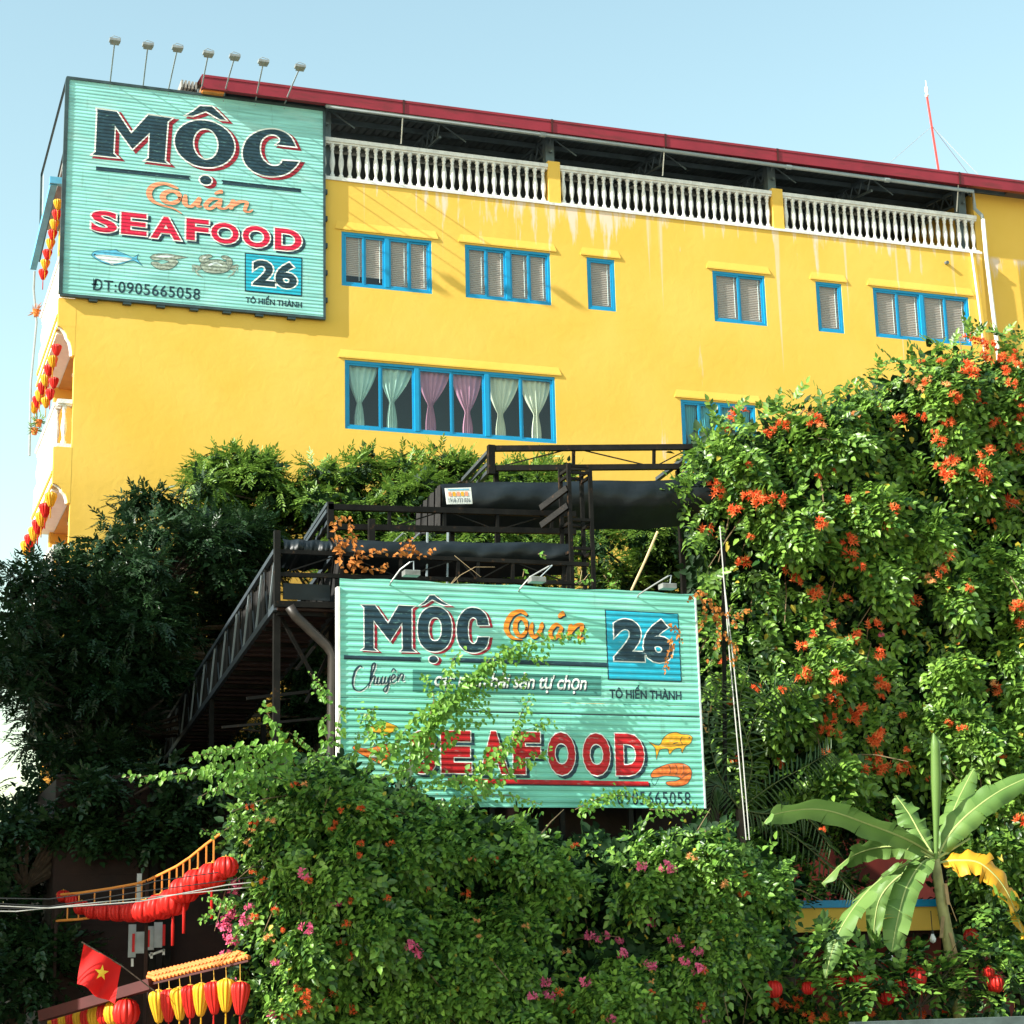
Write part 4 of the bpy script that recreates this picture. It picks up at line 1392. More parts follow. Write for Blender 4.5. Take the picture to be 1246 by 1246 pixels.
for k in range(nbd):
    c = A.lerp(pb, (k + .5) / nbd) + Vector((.5, 0, -.02))
    MB().box(c.x - .48, c.x + .48, c.y - .135, c.y + .135, c.z - .02, c.z + .02).build('deck_board', BROWNB, FB)
    if k % 3 == 0:
        MB().box(c.x - .47, c.x + .47, c.y - .03, c.y + .03, c.z - .09, c.z - .022).build('joist', BLACKST, FB)
for t in (.45, .95):
    c = A.lerp(pb, t)
    for dx in (0, 1.0):
        MB().bar((c.x + dx, c.y, 0), (c.x + dx, c.y, c.z - .06), .09).build('column', BLACKST, FB)
cst = A.lerp(pb, .25)

# middle railing
YM = 31.6
G2 = thing('steel_gallery', 'middle black steel railing with dry orange leaves at its left end', 'railing', (U(400, 640, YM).x, YM, 0))
m0, m1 = U(399, 617, YM), U(700, 626, YM)
n0, n1 = U(399, 641, YM), U(700, 647, YM)
rail_run('r', G2, (m0, m1), (n0, n1), [.24, .46, .675, .90], .10)
MB().bar(U(402, 611, YM), U(402, 655, YM), .10, .10).build('end_post', BLACKST, G2)
MB().bar(U(452, 632, YM - .2), U(452, 690, YM - .2), .11, .11).build('end_post', BLACKST, G2)
for p, q in (((400, 613), (372, 656)), ((401, 634), (386, 657)), ((399, 622), (368, 668))):
    MB().bar(U(*p, YM + .02), U(*q, YM + 2.0), .07, .07).build('side_rail', STEELG, G2)
for px in (520, 545):
    p, q = U(px, 648, YM - .5), U(px - 1, 712, YM - .5)
    MB().bar(p, q, .03).build('thin_upright', PIPEG, G2)
for px in (490, 510):
    MB().bar(U(px, 649, YM + .3), U(px - 12, 660, YM + .3), .10, .02).build('loose_plank', PIPEG, G2)
for t in (.02, .5, .98):
    c = n0.lerp(n1, t)
    MB().bar((c.x, YM + .15, 0), (c.x, YM + .15, c.z), .08).build('column', BLACKST, G2)

# top railing, turned a little
YT = 34.0
u0 = U(597, 546, YT)
k0 = ray(845, 544)
Y2 = (u0.z - CAM[2]) / k0[2] * k0[1]
u1 = U(845, 544, Y2)
G3 = thing('steel_gallery', 'highest black steel railing, level truss against the yellow wall', 'railing', (u0.x, YT, 0))
v0, v1 = U(597, 570, YT), U(845, 566, Y2)
v1.z = v0.z
rail_run('r', G3, (u0, u1), (v0, v1), [0.01, .405, .80, .99], .105)
MB().bar(u0 + Vector((0, -.02, .06)), v0 + Vector((0, -.02, -.12)), .13, .13).build('end_post', BLACKST, G3)
for p, q, w in (((596, 549), (564, 584), .09), ((597, 572), (582, 588), .09), ((598, 560), (570, 588), .04)):
    MB().bar(U(*p, YT + .05), U(*q, YT + 2.2), w, .07).build('side_rail', STEELG, G3)
for p, q, w in (((846, 548), (800, 583), .09), ((846, 566), (815, 590), .08)):
    MB().bar(U(*p, Y2 + .05), U(*q, Y2 + 2.2), w, .07).build('side_rail', STEELG, G3)
for t in (.05, .95):
    c = v0.lerp(v1, t)
    MB().bar((c.x, c.y + .3, 0), (c.x, c.y + .3, c.z), .09).build('column', BLACKST, G3)

# ladder tower
YC = 30.75
LT = thing('ladder_tower', 'slim black steel ladder tower of four posts beside the tarpaulins', 'tower', U(705, 712, YC))
xl, xr = U(694, 640, YC).x, U(720, 640, YC).x
zt, zl = U(700, 567, YC).z, 6.9
for x in (xl, xr):
    for y in (YC, YC + .42):
        MB().bar((x, y, zl), (x, y, zt + (.04 if x == xl else 0)), .065).build('post', BLACKST, LT)
for z in (zt, zt - .12, zt - .98, zt - 1.5):
    for y in (YC, YC + .42):
        MB().bar((xl + .035, y, z), (xr - .035, y, z), .05).build('rung', BLACKST, LT)
    for x in (xl, xr):
        MB().bar((x, YC + .035, z - .06), (x, YC + .385, z - .06), .05).build('rung', BLACKST, LT)
for z in (zt - .52, zt - .84):
    MB().bar((xl - .04, YC - .02, z + .10), (xl - .36, YC + .5, z - .16), .06, .11).build('rail_stub', BLACKST, LT)
for k in range(5):
    x = xl + .05 + .07 * k
    MB().bar((x, YC + .1, zl), (x + random.uniform(-.15, .25), YC + .2, zl + random.uniform(.5, .95)), .018).build('loose_rod', PIPEG if k % 2 else BLACKST, LT)


def tarp(name, label, pxl, pxr, yt_l, yt_r, hpx, Y, bulge, tuck, sag=0.0, seed=0):
    rnd = random.Random(seed)
    t0_, t1_ = U(pxl, yt_l, Y), U(pxr, yt_r, Y)
    H = hpx / (FPX / (Y * 1.06))
    rows = []
    nx = 110
    ph = [rnd.uniform(0, 6) for _ in range(4)]
    prof = [(0, .02, 0), (.04, -.06, .01), (.12, -.5, 0), (.25, -.85, 0), (.40, -1, 0), (.52, -.75, 0), (.62, -.3, 0), (.80, .5, 0), (1.0, 1.0, 0)]
    for (v, b, _) in prof:
        row = []
        for k in range(nx + 1):
            u = k / nx
            c = t0_.lerp(t1_, u)
            wob = .045 * math.sin(u * 9 + ph[0] + v * 2) + .028 * math.sin(u * 23 + ph[1] + 4 * v) + .014 * math.sin(u * 61 + ph[3] + 9 * v)
            y = (bulge * -b * -1 if b < 0 else tuck * b) + wob * min(1, v * 4)
            row.append((c.x, c.y + y, c.z - H * v * (1 + sag * math.sin(math.pi * u)) + .012 * math.sin(u * 17 + ph[2])))
        rows.append(row)
    o = MB().grid(rows).build(name, TARP, None, t0_, smooth=True)
    return tag(o, label, 'tarpaulin', 'black tarpaulins over the galleries'), t0_, t1_, H


tp, ta, tb_, Ht = tarp('tarpaulin', 'long black tarpaulin roll carrying a small white sticker, below the highest railing', 536, 866, 588, 583, 58, 32.3, .15, .40, 0.0, 1)
# pleated end of it
rows = [[], []]
for k in range(41):
    t = k / 40
    c = U(537 - 30 * t, 589 + 32 * t, 32.3 + 2.2 * t)
    rows[0].append(c + Vector((.04 * math.sin(k * 1.7), .05 * math.sin(k * 2.3), 0)))
    rows[1].append(c + Vector((.06 * math.sin(k * 1.7 + .3), .07 * math.sin(k * 2.3), -.85 + .35 * t)))
pl = MB().grid(rows).build('pleated_end', PLEAT, tp)
tarp('tarpaulin', 'lower black tarpaulin sagging behind the railing above the teal billboard', 404, 695, 657, 661, 36, 31.1, .12, .30, .15, 2)
tarp('tarpaulin', 'short piece of black tarpaulin at the gallery corner above the footbridge', 344, 402, 656, 658, 30, 31.0, .12, .3, .1, 3)
# sticker
s0, s1, s2, s3 = U(541.5, 594, 32.04), U(573, 593, 32.04), U(575, 613, 32.04), U(544, 613.5, 32.04)
st = thing('sticker', 'small white advertising sticker on the upper black tarpaulin', 'sticker', s3)
MB().prism([s0, s1, s2, s3], (0, .02, 0)).build('sheet', mat('sticker_white', (.72, .74, .70), .6, .08, 20), st)
def stq(a, b, c, d, m, nm):
    f = lambda u, v: s0.lerp(s1, u).lerp(s3.lerp(s2, u), v) + Vector((0, -.006, 0))
    MB().add([f(a, b), f(c, b), f(c, d), f(a, d)], [(0, 1, 2, 3)]).build(nm, m, st)
stq(.10, .08, .92, .14, FISHB, 'print_line')
for k in range(5):
    stq(.10 + k * .16, .25, .22 + k * .16, .52, GOLD if k % 2 else CORAL, 'print_block')
v_, f_ = curve_mesh('text', ('1918 333 836', 0, 1), .005)
mn, mx_ = v_.min(0), v_.max(0)
mbt = MB()
f = lambda u, v: s0.lerp(s1, u).lerp(s3.lerp(s2, u), v) + Vector((0, -.008, 0))
mbt.add([f(.08 + .84 * (a - mn[0]) / (mx_[0] - mn[0]), .90 - .26 * (b - mn[1]) / (mx_[1] - mn[1])) for a, b in v_], f_)
mbt.build('lettering', INK, st)

# black rain pipe
p = [U(352, 738, 30.25), U(360, 750, 30.25), U(398, 786, 30.25), U(405, 797, 30.22), U(404, 870, 30.22), U(402, 960, 30.22), U(401, 1180, 30.22)]
dp = MB().tube(p, .085, 10).build('rain_pipe', mat('brown_black_pipe', (.020, .016, .012), .45, .4, 5), None, p[-1], smooth=True)
tag(dp, 'thick dark bent rain pipe left of the lower billboard', 'pipe')
# poles
p, q = U(800, 647, 30.25), U(768, 719, 30.12)
tag(MB().tube([q, p.lerp(q, .5) + Vector((.01, 0, 0)), p], .022, 7).build('bamboo_pole', BAMBOO, None, q), 'pale bamboo pole leaning above the right end of the lower billboard', 'pole')
p, q = U(876, 640, 30.35), U(884, 735, 30.3)
for i, (pp, lab) in enumerate((([(876, 640), (888, 800), (898, 910), (908, 1022)], 'pale cable hanging beside the lower billboard, left of the pair'), ([(880, 700), (892, 800), (903, 910), (912, 1022)], 'pale cable hanging beside the lower billboard, right of the pair'))):
    pts = [U(x, y, 30.0 - .06 * i) for x, y in pp]
    tag(MB().tube(pts, .010, 6).build('hanging_cable', CABLEG, None, pts[-1]), lab, 'cable', 'cables beside the lower billboard')
# floodlights on the lower billboard
for i, (arm, head, lab) in enumerate((([(476, 708), (487, 693), (499, 684)], (500, 697), 'pale floodlight above the word MỘC on the lower billboard'),
                                      ([(633, 716), (645, 702), (668, 689)], (653, 705), 'floodlight with heat fins above the middle of the lower billboard'),
                                      ([(778, 723), (795, 712), (813, 701)], (812, 713), 'floodlight above the number 26 on the lower billboard'))):
    a = [U(*q, YL - .10 - .12 * k) for k, q in enumerate(arm)]
    fl_ = thing('floodlight', lab, 'floodlight', a[0], 'floodlights on the lower billboard')
    MB().tube([a[0] + Vector((0, .15, -.05)), *a], .014, 7).build('arm', LAMPM, fl_)
    h = U(*head, YL - .34)
    hb = MB().box(h.x - .13, h.x + .13, h.y - .10, h.y + .09, h.z - .055, h.z + .03)
    hb.build('housing', LAMPM, fl_)
    for k in range(4):
        MB().box(h.x - .125, h.x + .125, h.y - .113, h.y - .101, h.z - .05 + .02 * k, h.z - .04 + .02 * k).build('fin', LAMPM, fl_)
    MB().tube([a[-1], a[-1] + Vector((.06, 0, .02)), h + Vector((.05, 0, .03))], .010, 5).build('yoke', PIPEG, fl_)

# ------------------------------------------------------------------ lanterns
def lathe_mesh(name, prof, m, n=12, flute=0.0):
    mb = MB().lathe(prof, n=n, flute=flute)
    me = bpy.data.meshes.new(name)
    me.from_pydata([tuple(v) for v in mb.v], [], mb.f)
    me.materials.append(m)
    if True:
        me.polygons.foreach_set('use_smooth', [True] * len(me.polygons))
    return me


DROP = [(.12, -.50), (.20, -.44), (.30, -.25), (.42, .0), (.49, .20), (.50, .32), (.44, .42), (.28, .48), (.14, .50)]
ROUND = [(.14, -.50), (.30, -.44), (.44, -.27), (.50, 0), (.44, .27), (.30, .44), (.14, .50)]
LM = {}
for nm, pr_ in (('drop', DROP), ('round', ROUND)):
    for cn, m in (('red', LRED), ('yellow', LYEL)):
        LM[nm, cn] = lathe_mesh('lantern_body', pr_, m, 24, .05)
CAPM = lathe_mesh('lantern_cap', [(.17, 0), (.17, .05), (.10, .07), (.03, .08), (.02, .22)], LTRIM, 10)
TASM = {c: lathe_mesh('tassel', [(.02, .35), (.035, .30), (.05, .24), (.04, .20), (.055, .10), (.05, -.30)], m, 8) for c, m in (('red', LRED), ('yellow', LYEL))}


def lantern(c, w, h, kind, colour, label, group, tassel=.6):
    t = thing('lantern', label, 'lantern', c, group)
    rz = random.uniform(0, 1)
    b = inst(LM[kind, colour], 'silk_body', t, c, (random.uniform(-.06, .06), random.uniform(-.06, .06), rz), (w, w, h))
    inst(CAPM, 'cap', t, Vector(c) + Vector((0, 0, h * .49)), None, (w * .95, w * .95, h * .5))
    if tassel:
        inst(TASM[colour], 'tassel', t, Vector(c) + Vector((0, 0, -h * .5 - .30 * tassel)), None, (w * .9, w * .9, tassel))
    return t


rows_ = [
    ('top', [(70.6, 249), (69, 262), (66, 273.5), (64, 286), (61.4, 297), (57.6, 310), (55, 322), (52.5, 334)], 12.5, 'yellow', 'beside the left edge of the high billboard'),
    ('mid', [(68.8, 426), (64.2, 440), (59.5, 451), (55.5, 463), (51.5, 473), (48.5, 482), (45.5, 489), (42, 496)], 13.5, 'red', 'on the balcony corner below the high billboard'),
    ('low', [(61.8, 608), (55, 621), (50.5, 632), (46.3, 641), (42, 650), (37, 659), (32.5, 667)], 16.5, 'yellow', 'on the lower balcony corner above the dark tree'),
]
for nm, pts, wpx, first, where in rows_:
    XLN = U(*pts[0], YW + .18).x
    for i, (x, y) in enumerate(pts):
        c = UX(x, y, XLN)
        colour = first if i % 2 == 0 else ('red' if first == 'yellow' else 'yellow')
        w = wpx / (FPX / c.y) * .98
        lantern(c, w, w * 1.12, 'drop', colour, '%s lantern %s, %s from the top' % (colour, where, ordinal(i)), 'lanterns on the balconies', .45)
for i, (x, y, col) in enumerate(((65.5, 466, 'red'), (61, 480, 'red'), (56, 490, 'yellow'))):
    c = UX(x, y, 4.42)
    lantern(c, .24, .28, 'drop', col, '%s lantern of the inner row above the balcony rail, %s from the top' % (col, ordinal(i)), 'inner balcony lanterns', .4)

# ------------------------------------------------------------------ restaurant at street level (mostly behind the plants)
YR = 33.4
RS = thing('restaurant_house', 'dark red-brown restaurant front in the shade behind lanterns and flag', 'building', (8, YR, 0))
xw0, xw1 = U(62, 1150, YR).x, 22.5
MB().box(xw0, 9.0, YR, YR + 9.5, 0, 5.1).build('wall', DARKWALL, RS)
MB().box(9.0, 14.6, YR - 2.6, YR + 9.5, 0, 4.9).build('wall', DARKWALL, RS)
p, q = U(180, 1155, YR), U(206, 1246, YR)
MB().box(p.x, q.x, YR - .02, YR + .05, 0, p.z).build('door', mat('dark_door', (.02, .015, .012), .6, .2, 4), RS)
for px in (186, 204):
    c = U(px, 1100, YR - .1)
    MB().box(c.x - .06, c.x + .06, YR - .16, YR - .003, 0, 5.0).build('post', BLACKST, RS)
for k in range(10):
    z = 1.0 + k * .42
    MB().box(xw0 + .02, p.x - .02, YR - .012, YR - .001, z, z + .40).build('wall_board', DARKWALL, RS)
# right hand part: yellow fascia with blue edge, dark red room below
q0, q1 = U(905, 1106, 33.2), U(1165, 1106, 33.2)
q2 = U(1000, 1134, 33.2)
MB().box(14.62, 24, 33.2, 33.45, q2.z, q0.z).build('fascia', YELLOW, RS)
MB().box(14.62, 24, 33.15, 33.5, q0.z + .002, q0.z + .14).build('blue_trim', BLUE, RS)
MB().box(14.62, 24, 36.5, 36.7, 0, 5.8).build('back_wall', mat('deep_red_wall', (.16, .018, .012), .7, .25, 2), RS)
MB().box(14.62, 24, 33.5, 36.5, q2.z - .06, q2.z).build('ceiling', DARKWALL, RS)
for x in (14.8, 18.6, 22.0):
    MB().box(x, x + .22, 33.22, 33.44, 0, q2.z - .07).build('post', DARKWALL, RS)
# upper storey behind the vines
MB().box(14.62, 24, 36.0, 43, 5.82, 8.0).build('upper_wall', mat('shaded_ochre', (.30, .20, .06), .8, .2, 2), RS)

# porch verge with tiles, lower left
va, vb, vc = U(52, 1236, 31.2), U(186, 1197, 29.6), U(303, 1169, 28.6)
pg = thing('porch_roof', 'small tiled porch edge, orange in the sun, over the row of lanterns', 'roof', (vb.x, vb.y, 0))
MB().bar(va, vb, .20, .16).build('gutter', TILER, pg)
MB().bar(vb, vc, .06, .03).build('eave_board', TILER, pg)
nt_ = 26
for k in range(nt_):
    c = vb.lerp(vc, (k + .5) / nt_) + Vector((0, 0, .06))
    d = (vc - vb).normalized()
    side = Vector((-.55, .83, .25)).normalized()
    ring = []
    MB().tube([c - side * .05, c + side * .16], .034, 8).build('roof_tile', TILE, pg)
for k in range(nt_ - 1):
    c = vb.lerp(vc, (k + 1) / nt_) + Vector((0, 0, .10))
    side = Vector((-.55, .83, .25)).normalized()
    MB().tube([c + side * .02, c + side * .18], .028, 8).build('roof_tile', TILE, pg)
MB().bar(vb + Vector((.05, .5, -.05)), Vector((vb.x + .05, vb.y + .5, 0)), .10).build('porch_post', DARKWALL, pg)
MB().bar(vc + Vector((.05, .5, -.05)), Vector((vc.x + .05, vc.y + .5, 0)), .10).build('porch_post', DARKWALL, pg)
MB().bar(va + Vector((.05, .3, -.05)), Vector((va.x + .05, va.y + .3, 0)), .10).build('porch_post', DARKWALL, pg)

z9 = lambda x, y: (40 + x / 4.45, 990 + y / 4.45)
front = [(680, 1045), (737, 1040), (795, 1030), (852, 1018), (912, 1008), (980, 998), (1046, 985), (1122, 1000)]
for i, (x, y) in enumerate(front):
    px, py = z9(x, y)
    t = i / 7
    c = U(px, py, 29.3 - .9 * t)
    col = 'yellow' if i % 2 == 0 else 'red'
    lantern(c, .29, .47, 'drop', col, '%s silk lantern in the sunlit row under the tiled porch, %s from the left' % (col, ordinal(i)), 'lanterns under the tiled porch', .55)
    MB().bar(c + Vector((0, 0, .24)), vb.lerp(vc, min(1, max(0, (px - 186) / 117))), .008).build('hook', LTRIM, pg)
shade = [(120, 1125), (150, 1122), (185, 1112), (225, 1104), (265, 1100), (305, 1094), (345, 1088), (395, 1082), (435, 1080), (505, 1078)]
for i, (x, y) in enumerate(shade):
    px, py = z9(x, y)
    c = U(px, py, 32.6 - 2.6 * i / 9)
    col = 'red' if i % 2 else 'yellow'
    w = .30 if i < 9 else .42
    lantern(c, w, .36 if i < 9 else .40, 'round', col, '%s lantern in the shaded row below the gutter, %s from the left' % (col, ordinal(i)), 'lanterns below the gutter', 0)
# row of big red lanterns along the handrail
big = [(165, 448, 80), (215, 470, 80), (265, 510, 90), (330, 528, 105), (395, 533, 112), (465, 535, 120), (535, 535, 128), (610, 528, 150), (690, 505, 165), (760, 480, 175), (820, 415, 170), (890, 370, 170), (970, 335, 165), (1045, 290, 140)]
for i, (x, y, d) in enumerate(big):
    px, py = z9(x, y)
    Y = 33.0 - 4.4 * i / 13
    c = U(px, py, Y)
    w = d / 4.45 / (FPX / (Y * 1.03))
    w *= .98
    lantern(c, w, w * .78, 'round', 'red', 'big red lantern in the string along the handrail, %s from the left' % ordinal(i), 'big red lanterns along the handrail', .75 if i in (9, 10, 12) else 0)
# handrail
hp = [(130, 440), (250, 430), (420, 405), (560, 380), (620, 362), (700, 325), (780, 285), (850, 238), (940, 165), (1020, 105)]
hv = [U(*z9(x, y), 33.0 - 4.3 * i / 9) for i, (x, y) in enumerate(hp)]
hr = thing('handrail', 'thin orange handrail climbing behind the big red lanterns', 'handrail', (hv[5].x, hv[5].y, 0))
MB().tube(hv, .022, 7).build('rail', GOLDRAIL, hr)
MB().tube([v - Vector((0, 0, .42)) for v in hv], .022, 7).build('rail', GOLDRAIL, hr)
for k in range(9):
    a, b = hv[k], hv[k + 1]
    for t in (0.0, .5):
        c = a.lerp(b, t)
        MB().bar(c, c - Vector((0, 0, .42)), .022).build('baluster', GOLDRAIL, hr)
for v in (hv[0], hv[4]):
    MB().bar(v, Vector((v.x, v.y, 0)), .05).build('post', DARKWALL, hr)
c = U(*z9(576, 380), 31.5)
tag(MB().box(c.x - .035, c.x + .035, c.y - .03, c.y + .03, c.z - .35, c.z + .16).build('white_post', mat('greyed_white', (.45, .46, .46), .7, .1, 6), None, (c.x, c.y, c.z - .35)), 'short white post stub sticking up behind the red lanterns', 'post')
# white notice boards with red strips
nb = thing('notice_board', 'weathered white shutter boards with red paper strips hanging on the dark wall', 'board', U(*z9(620, 780), 32.4))
for i, (x0, x1, ya, yb_) in enumerate(((520, 556, 600, 778), (560, 612, 640, 756), (616, 655, 610, 738), (659, 700, 588, 725))):
    a, b = U(*z9(x0, ya), 32.4 - .12 * i), U(*z9(x1, yb_), 32.4 - .12 * i)
    MB().box(a.x, b.x, a.y, a.y + .04, b.z, a.z).build('shutter_board', mat('faded_white_board', (.42, .45, .46), .8, .2, 6), nb)
for x, ya, yb_ in ((545, 650, 750), (626, 630, 722), (710, 600, 715)):
    a, b = U(*z9(x - 6, ya), 31.9), U(*z9(x + 6, yb_), 31.9)
    MB().box(a.x, b.x, a.y, a.y + .02, b.z, a.z).build('red_strip', mat('red_paper', (.6, .02, .02), .7, .1, 5), nb)
for (xa_, ya_), (xb_, yb_) in (((630, 768), (712, 738)), ((642, 752), (642, 785)), ((708, 735), (708, 765)), ((538, 785), (538, 828))):
    MB().bar(U(*z9(xa_, ya_), 31.95), U(*z9(xb_, yb_), 31.95), .035).build('bracket', WHITE2, nb)
# flag
fp = [z9(*q) for q in ((276, 703), (481, 824), (437, 1036), (240, 922))]
Yf = 28.9
fc = [U(x, y, Yf) for x, y in fp]
fg = thing('flag', 'red flag with a yellow star on a slanting pole at the lower left', 'flag', U(*z9(668, 968), Yf))
rows = []
for i in range(13):
    v = i / 12
    rows.append([])
    for j in range(15):
        u = j / 14
        c = fc[0].lerp(fc[1], u).lerp(fc[3].lerp(fc[2], u), v)
        rows[-1].append(c + Vector((0, .09 * math.sin(u * 8 + v * 3) * (.3 + v), .02 * math.sin(u * 9) * v)))
MB().grid(rows).build('cloth', FLAGR, fg, smooth=True)
MB().tube([fc[0] + Vector((-.03, 0, .02)), fc[1], U(*z9(668, 968), Yf)], .010, 6).build('pole', BARK, fg)
sc_ = [z9(370 + 42 * (1 if k % 2 == 0 else .40) * math.sin(k * math.pi / 5 + .12), 862 - 44 * (1 if k % 2 == 0 else .40) * math.cos(k * math.pi / 5 + .12)) for k in range(10)]


def flagpt(px, py):
    c = U(px, py, Yf)
    # find u,v on the cloth to follow its folds
    e1, e2 = fc[1] - fc[0], fc[3] - fc[0]
    d = c - fc[0]
    det = e1.x * e2.z - e1.z * e2.x
    u = (d.x * e2.z - d.z * e2.x) / det
    v = (e1.x * d.z - e1.z * d.x) / det
    return Vector((c.x, Yf + .09 * math.sin(u * 8 + v * 3) * (.3 + v) - .014, c.z))


cn = flagpt(*z9(370, 862))
pts = [flagpt(*q) for q in sc_]
MB().add([cn] + pts, [(0, i + 1, (i + 1) % 10 + 1) for i in range(10)]).build('star', STARY, fg)
# street cables, lower left
for i, (pp, m) in enumerate((([(-60, 1096), (60, 1103), (170, 1085), (272, 1072), (420, 1050)], CABLE), ([(-60, 1100), (60, 1105), (170, 1097), (275, 1077), (420, 1062)], CABLEG),
                             ([(-60, 1092), (60, 1094), (170, 1078), (190, 1072), (420, 1040)], CABLE), ([(-60, 1108), (20, 1109), (120, 1098), (270, 1083), (420, 1068)], CABLEG), ([(-60, 1104), (40, 1106), (150, 1100), (268, 1078), (420, 1060)], CABLE))):
    pts = [U(x, y, 28.4 + .05 * i) for x, y in pp]
    pts = [Vector((*q, 0)) for q in []] or pts
    tag(MB().tube(pts, .008, 5).build('street_cable', m, None, pts[2]), '%s of five thin street cables in front of the big red lanterns' % ('fourth', 'second lowest', 'topmost', 'lowest', 'middle one')[i], 'cable', 'street cables at the lower left')

# things hanging in the restaurant at the lower right
zr = lambda x, y: (900 + x / 3.6, 1080 + y / 3.6)
for i, (x, y, d) in enumerate(((520, 268, 52), (640, 326, 60), (726, 292, 62), (856, 325, 40), (1015, 216, 78), (775, 392, 95), (1120, 420, 85), (150, 445, 80), (520, 412, 90), (640, 472, 90), (440, 405, 60), (590, 420, 80), (700, 440, 80), (300, 440, 60), (1090, 370, 60))):
    c = U(*zr(x, y), 32.4 if i < 5 else 28.2)
    w = d / 3.6 / (FPX / (c.y * 1.06))
    lantern(c, w, w * .95, 'round', 'red', 'red lantern glimpsed through the plants at the lower right, %s in the string' % ordinal(i), 'red lanterns behind the banana plant', 0)
for i, (x, y) in enumerate(((185, 52), (660, 305), (846, 222))):
    c = U(*zr(x, y), 32.0)
    t = thing('light_bulb', 'white bulb hanging in the restaurant behind the banana plant, %s from the left' % ordinal(i), 'light bulb', c, 'bulbs behind the banana plant')
    MB().lathe([(.01, -.09), (.05, -.06), (.06, -.01), (.03, .06), (.025, .08)], c, 10).build('globe', WHITE, t, smooth=True)
    MB().lathe([(.03, .08), (.03, .14), (.008, .15), (.008, .5)], c, 8).build('socket', CABLE, t)
lw = MB().box(U(1040, 1236, 27.4).x, 24, 27.4, 27.6, 0, U(1150, 1240, 27.4).z)
o = lw.build('garden_wall', mat('grey_green_render', (.09, .12, .115), .9, .3, 3), None, (18, 27.4, 0))
tag(o, 'low grey rendered wall at the bottom right corner', 'wall')

# ------------------------------------------------------------------ unseen house added left of the view, sized to shade the tree
NH = thing('added_shade_house', 'unseen plain rendered house added left of the dark tree for its shade', 'building', (-8, 28.6, 0))
MB().box(-14, -3.2, 29.1, 43, 0, 13.8).build('wall', HOUSEW, NH)
MB().box(-14.3, -3.0, 28.9, 43.3, 13.802, 14.2).build('roof', HOUSER, NH)
for fz in (1.2, 4.7, 8.2):
    for y in (30.5, 34, 37.5, 41):
        wn_ = MB().box(-3.197, -3.14, y - .6, y + .6, fz, fz + 1.5).build('window', BLUE, NH)
        MB().box(-3.138, -3.12, y - .52, y + .52, fz + .08, fz + 1.42).build('pane', GLASS, wn_)
    for x in (-12, -9, -6):
        wn_ = MB().box(x - .6, x + .6, 29.04, 29.097, fz, fz + 1.5).build('window', BLUE, NH)
        MB().box(x - .52, x + .52, 29.02, 29.038, fz + .08, fz + 1.42).build('pane', GLASS, wn_)

# ------------------------------------------------------------------ foliage
def leaflet(L, w, fold=.25, droop=.15):
    v = np.array([[0, 0, 0], [.30, .95, fold], [.66, .70, fold * .7], [1, 0, 0], [.66, -.70, fold * .7], [.30, -.95, fold]], float)
    v[:, 1] *= w
    v[:, 2] *= w
    v[:, 0] *= L
    v[:, 2] -= droop * (v[:, 0] ** 2) / L
    return v


LQ = np.array([[0, 1, 2, 3], [0, 3, 4, 5]])


def rotz(v, a):
    c, s = math.cos(a), math.sin(a)
    return v @ np.array([[c, s, 0], [-s, c, 0], [0, 0, 1]])


def rotx(v, a):
    c, s = math.cos(a), math.sin(a)
    return v @ np.array([[1, 0, 0], [0, c, s], [0, -s, c]])


def sprig(pairs, length, L, w, rng, spread=60, droop=.35, fold=.25):
    """a pinnate leaf along +x"""
    out = []
    for i in range(pairs):
        t = (i + .6) / (pairs + .6)
        for s in (-1, 1):
            lf = leaflet(L * rng.uniform(.75, 1.1) * (1 - .25 * abs(t - .45)), w * rng.uniform(.8, 1.15), fold)
            lf = rotx(lf, rng.uniform(-.5, .5))
            lf = rotz(lf, s * R(spread + rng.uniform(-14, 14)))
            lf = lf + np.array([t * length, 0, -droop * length * t * t])
            out.append(lf)
    lf = leaflet(L * 1.1, w, fold) + np.array([length, 0, -droop * length])
    out.append(lf)
    return np.stack(out)          # (n,6,3)


def templates(n, *a, seed=1, **k):
    rng = np.random.default_rng(seed)
    return [sprig(*a, rng, **k) for _ in range(n)]


def norm(a):
    return a / np.maximum(1e-9, np.linalg.norm(a, axis=1, keepdims=True))


def scatter(name, tm, P, D, N, S, m, parent, kind='stuff'):
    """place sprigs: point, direction, up-ish normal, scale -> one mesh"""
    D = norm(D)
    N = N - (N * D).sum(1, keepdims=True) * D
    N = norm(N)
    Y = np.cross(N, D)
    which = RNG.integers(0, len(tm), len(P))
    vs = []
    for t, T in enumerate(tm):
        ix = np.where(which == t)[0]
        if not len(ix):
            continue
        V = T.reshape(1, -1, 3) * S[ix].reshape(-1, 1, 1)
        W = P[ix][:, None] + V[..., 0:1] * D[ix][:, None] + V[..., 1:2] * Y[ix][:, None] + V[..., 2:3] * N[ix][:, None]
        vs.append(W.reshape(-1, 6, 3))
    V = np.concatenate(vs)
    n = len(V)
    off = np.array(wloc(parent)) if parent is not None else 0
    co = (V.reshape(-1, 3) - off).astype(np.float32)
    F = (np.arange(n)[:, None, None] * 6 + LQ[None]).reshape(-1).astype(np.int32)
    me = bpy.data.meshes.new(name)
    me.vertices.add(len(co))
    me.vertices.foreach_set('co', co.ravel())
    me.loops.add(len(F))
    me.loops.foreach_set('vertex_index', F)
    me.polygons.add(len(F) // 4)
    me.polygons.foreach_set('loop_start', np.arange(0, len(F), 4, dtype=np.int32))
    me.update(calc_edges=True)
    me.materials.append(m)
    o = bpy.data.objects.new(name, me)
    COL.objects.link(o)
    if parent is not None:
        o.parent = parent
    if kind:
        o['kind'] = kind
    return o


